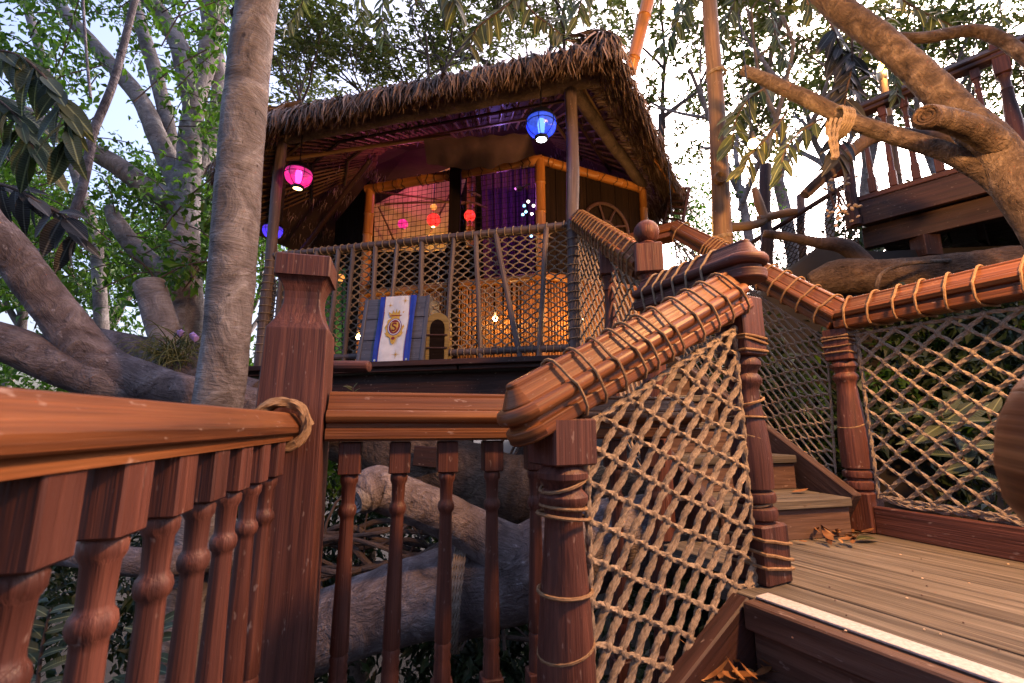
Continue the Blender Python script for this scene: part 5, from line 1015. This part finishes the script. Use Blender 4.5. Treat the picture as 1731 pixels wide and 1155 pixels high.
leafy('dark leaf whorl at the top centre', [(700, -30), (703, 0), (705, 12)], 2.4, 9, 32, 'leaf_rubber_black', .3)
leafy('long olive leaves drooping at the top over the thatch, left one', [(740, -40), (760, -10), (770, 5)], 2.5, 12, 62, 'leaf_blade', 1.0); leafy('olive leaf spray hanging just above the thatch', [(900, -20), (850, 15), (805, 50), (795, 85)], 2.6, 20, 48, 'leaf_blade', .6)
leafy('olive leaf spray at the top right of the thatch', [(870, -20), (900, 20), (925, 40), (950, 60)], 2.6, 16, 46, 'leaf_blade', .2); leafy('dark leaves hanging at the top behind the thatch', [(1000, -40), (985, -5), (975, 30)], 2.8, 14, 44, 'leaf_rubber', .8)
leafy('dark drooping leaf cluster right of the pole', [(1310, 140), (1270, 165), (1245, 200), (1238, 250)], 2.9, 24, 50, 'leaf_rubber', .6); leafy('hanging leaf cluster beside the small bulb', [(1330, 190), (1300, 230), (1270, 260), (1255, 290)], 2.8, 18, 48, 'leaf_blade', .8)
leafy('leaf spray below the thin right limb', [(1390, 200), (1350, 225), (1325, 260), (1320, 300)], 2.7, 18, 46, 'leaf_rubber', .7); leafy('blackish leaf mass hanging between the two right limbs', [(1400, 30), (1420, 80), (1432, 140), (1425, 190)], 2.8, 30, 66, 'leaf_rubber_black', .5)
leafy('second blackish leaf mass near the torch', [(1440, 60), (1440, 110), (1430, 160), (1420, 230), (1415, 270)], 2.75, 30, 62, 'leaf_rubber_black', .5); leafy('fresh leaf whorl at the top beside the big limb', [(1345, -30), (1365, 5), (1372, 20)], 2.5, 10, 48, 'leaf_rubber', .7)
leafy('long leaf frond at the top right', [(1500, -20), (1540, 10), (1580, 30), (1610, 45)], 3.0, 26, 44, 'leaf_blade', .5); leafy('leaf spray right of the big limb top', [(1450, 100), (1475, 60), (1500, 30), (1520, 0)], 3.2, 18, 44, 'leaf_rubber', .4)
leafy('broad strap leaves behind the lower part of the right net', [(1640, 800), (1620, 760), (1600, 720), (1590, 700)], 2.5, 16, 100, 'leaf_rubber', .1); leafy('broad strap leaves low behind the right net corner', [(1700, 830), (1690, 760), (1670, 700)], 2.35, 12, 85, 'leaf_rubber', .2)
leafy('strap leaves seen low between the near balusters', [(60, 1190), (70, 1100), (85, 1030)], 1.9, 14, 85, 'leaf_rubber', .1); leafy('strap leaves low left of the big newel', [(240, 1190), (260, 1110), (270, 1050)], 1.9, 12, 80, 'leaf_rubber', .1)
PL = ('over the left end of the thatch', 'above the pink lantern', 'above the middle of the thatch', 'left of the bamboo pole', 'right of the bamboo pole', 'left of the timber pole top', 'right of the timber pole top', 'beside the thin right limb tip', 'above the torch', 'at the far upper right corner')
for i, (px, py) in enumerate(((505, -20), (590, -30), (650, 5), (960, -20), (1140, 20), (1165, -20), (1250, 10), (1300, 40), (1500, 100), (1690, 10))):
    leafy('dark hanging leaf spray '+PL[i], [(px, py-30), (px+random.uniform(-20, 20), py+20), (px+random.uniform(-40, 40), py+65)], random.uniform(3.4, 4.4), 22, 34, random.choice(('leaf_rubber', 'leaf_blade')), .8, .006)
leafy('young green sprout under the porch beam', [(598, 672), (597, 662), (596, 655)], 2.9, 5, 16, 'leaf_blade', -.3)
# ---- fallen leaves on the deck and step
DL = [big_leaf('dry_leaf', 'dry_leaf', 1, .5, -.45, .4), big_leaf('dry_leaf', 'dry_leaf', 1, .45, .5, -.5), big_leaf('dry_leaf', 'dry_leaf', 1, .4, -.9, .7)]
def dry(p, L, label, group, tl_=.35): o = put('dry_leaf', random.choice(DL), None, loc=p, rot=(random.uniform(-tl_, tl_)*2, random.uniform(-tl_, tl_)*.6, random.uniform(0, 6.28)), scale=(L, L, L*.7)); tag(o, label, 'leaf', group)
for k in range(40): p = WZ(random.gauss(1415, 24), random.gauss(902, 7), DECK+random.uniform(.004, .04)); dry(p, random.uniform(.025, .065), 'crumpled dry leaf in the pile at the foot of the steps', 'dry leaves by the steps')
for k in range(34): q = WZ(random.uniform(1185, 1325), random.uniform(1118, 1165), DECK-.165); dry(V((q.x, q.y, DECK-.165+random.uniform(0, .02))), random.uniform(.035, .08), 'dry orange leaf on the lower tread', 'dry leaves on the lower tread')
o = put('green_leaf', LM['leaf_blade'][0], None, loc=WZ(1450, 912, DECK+.015), rot=(.1, -.1, .3), scale=(.11, .13, .1)); tag(o, 'fallen green leaf beside the dry pile on the deck', 'leaf')
o = put('dry_leaf', DL[0], None, loc=WZ(1340, 832, DECK+.16), rot=(0, 0, .2), scale=(.08, .08, .03)); tag(o, 'single yellow leaf lying on the first upper step', 'leaf')
for k in range(24): p = WZ(random.uniform(1330, 1720), random.uniform(930, 1100), DECK+.001); q = random.uniform(.4, 1); o = MB().lathe([(.001, 0), (.004*q, .001), (.003*q, .002), (.001, .003)], p, 5).build('debris_crumb', 'shell' if k % 3 == 0 else 'step_wood'); tag(o, 'tiny crumb of leaf litter on the deck planks', 'litter', 'litter on the deck')
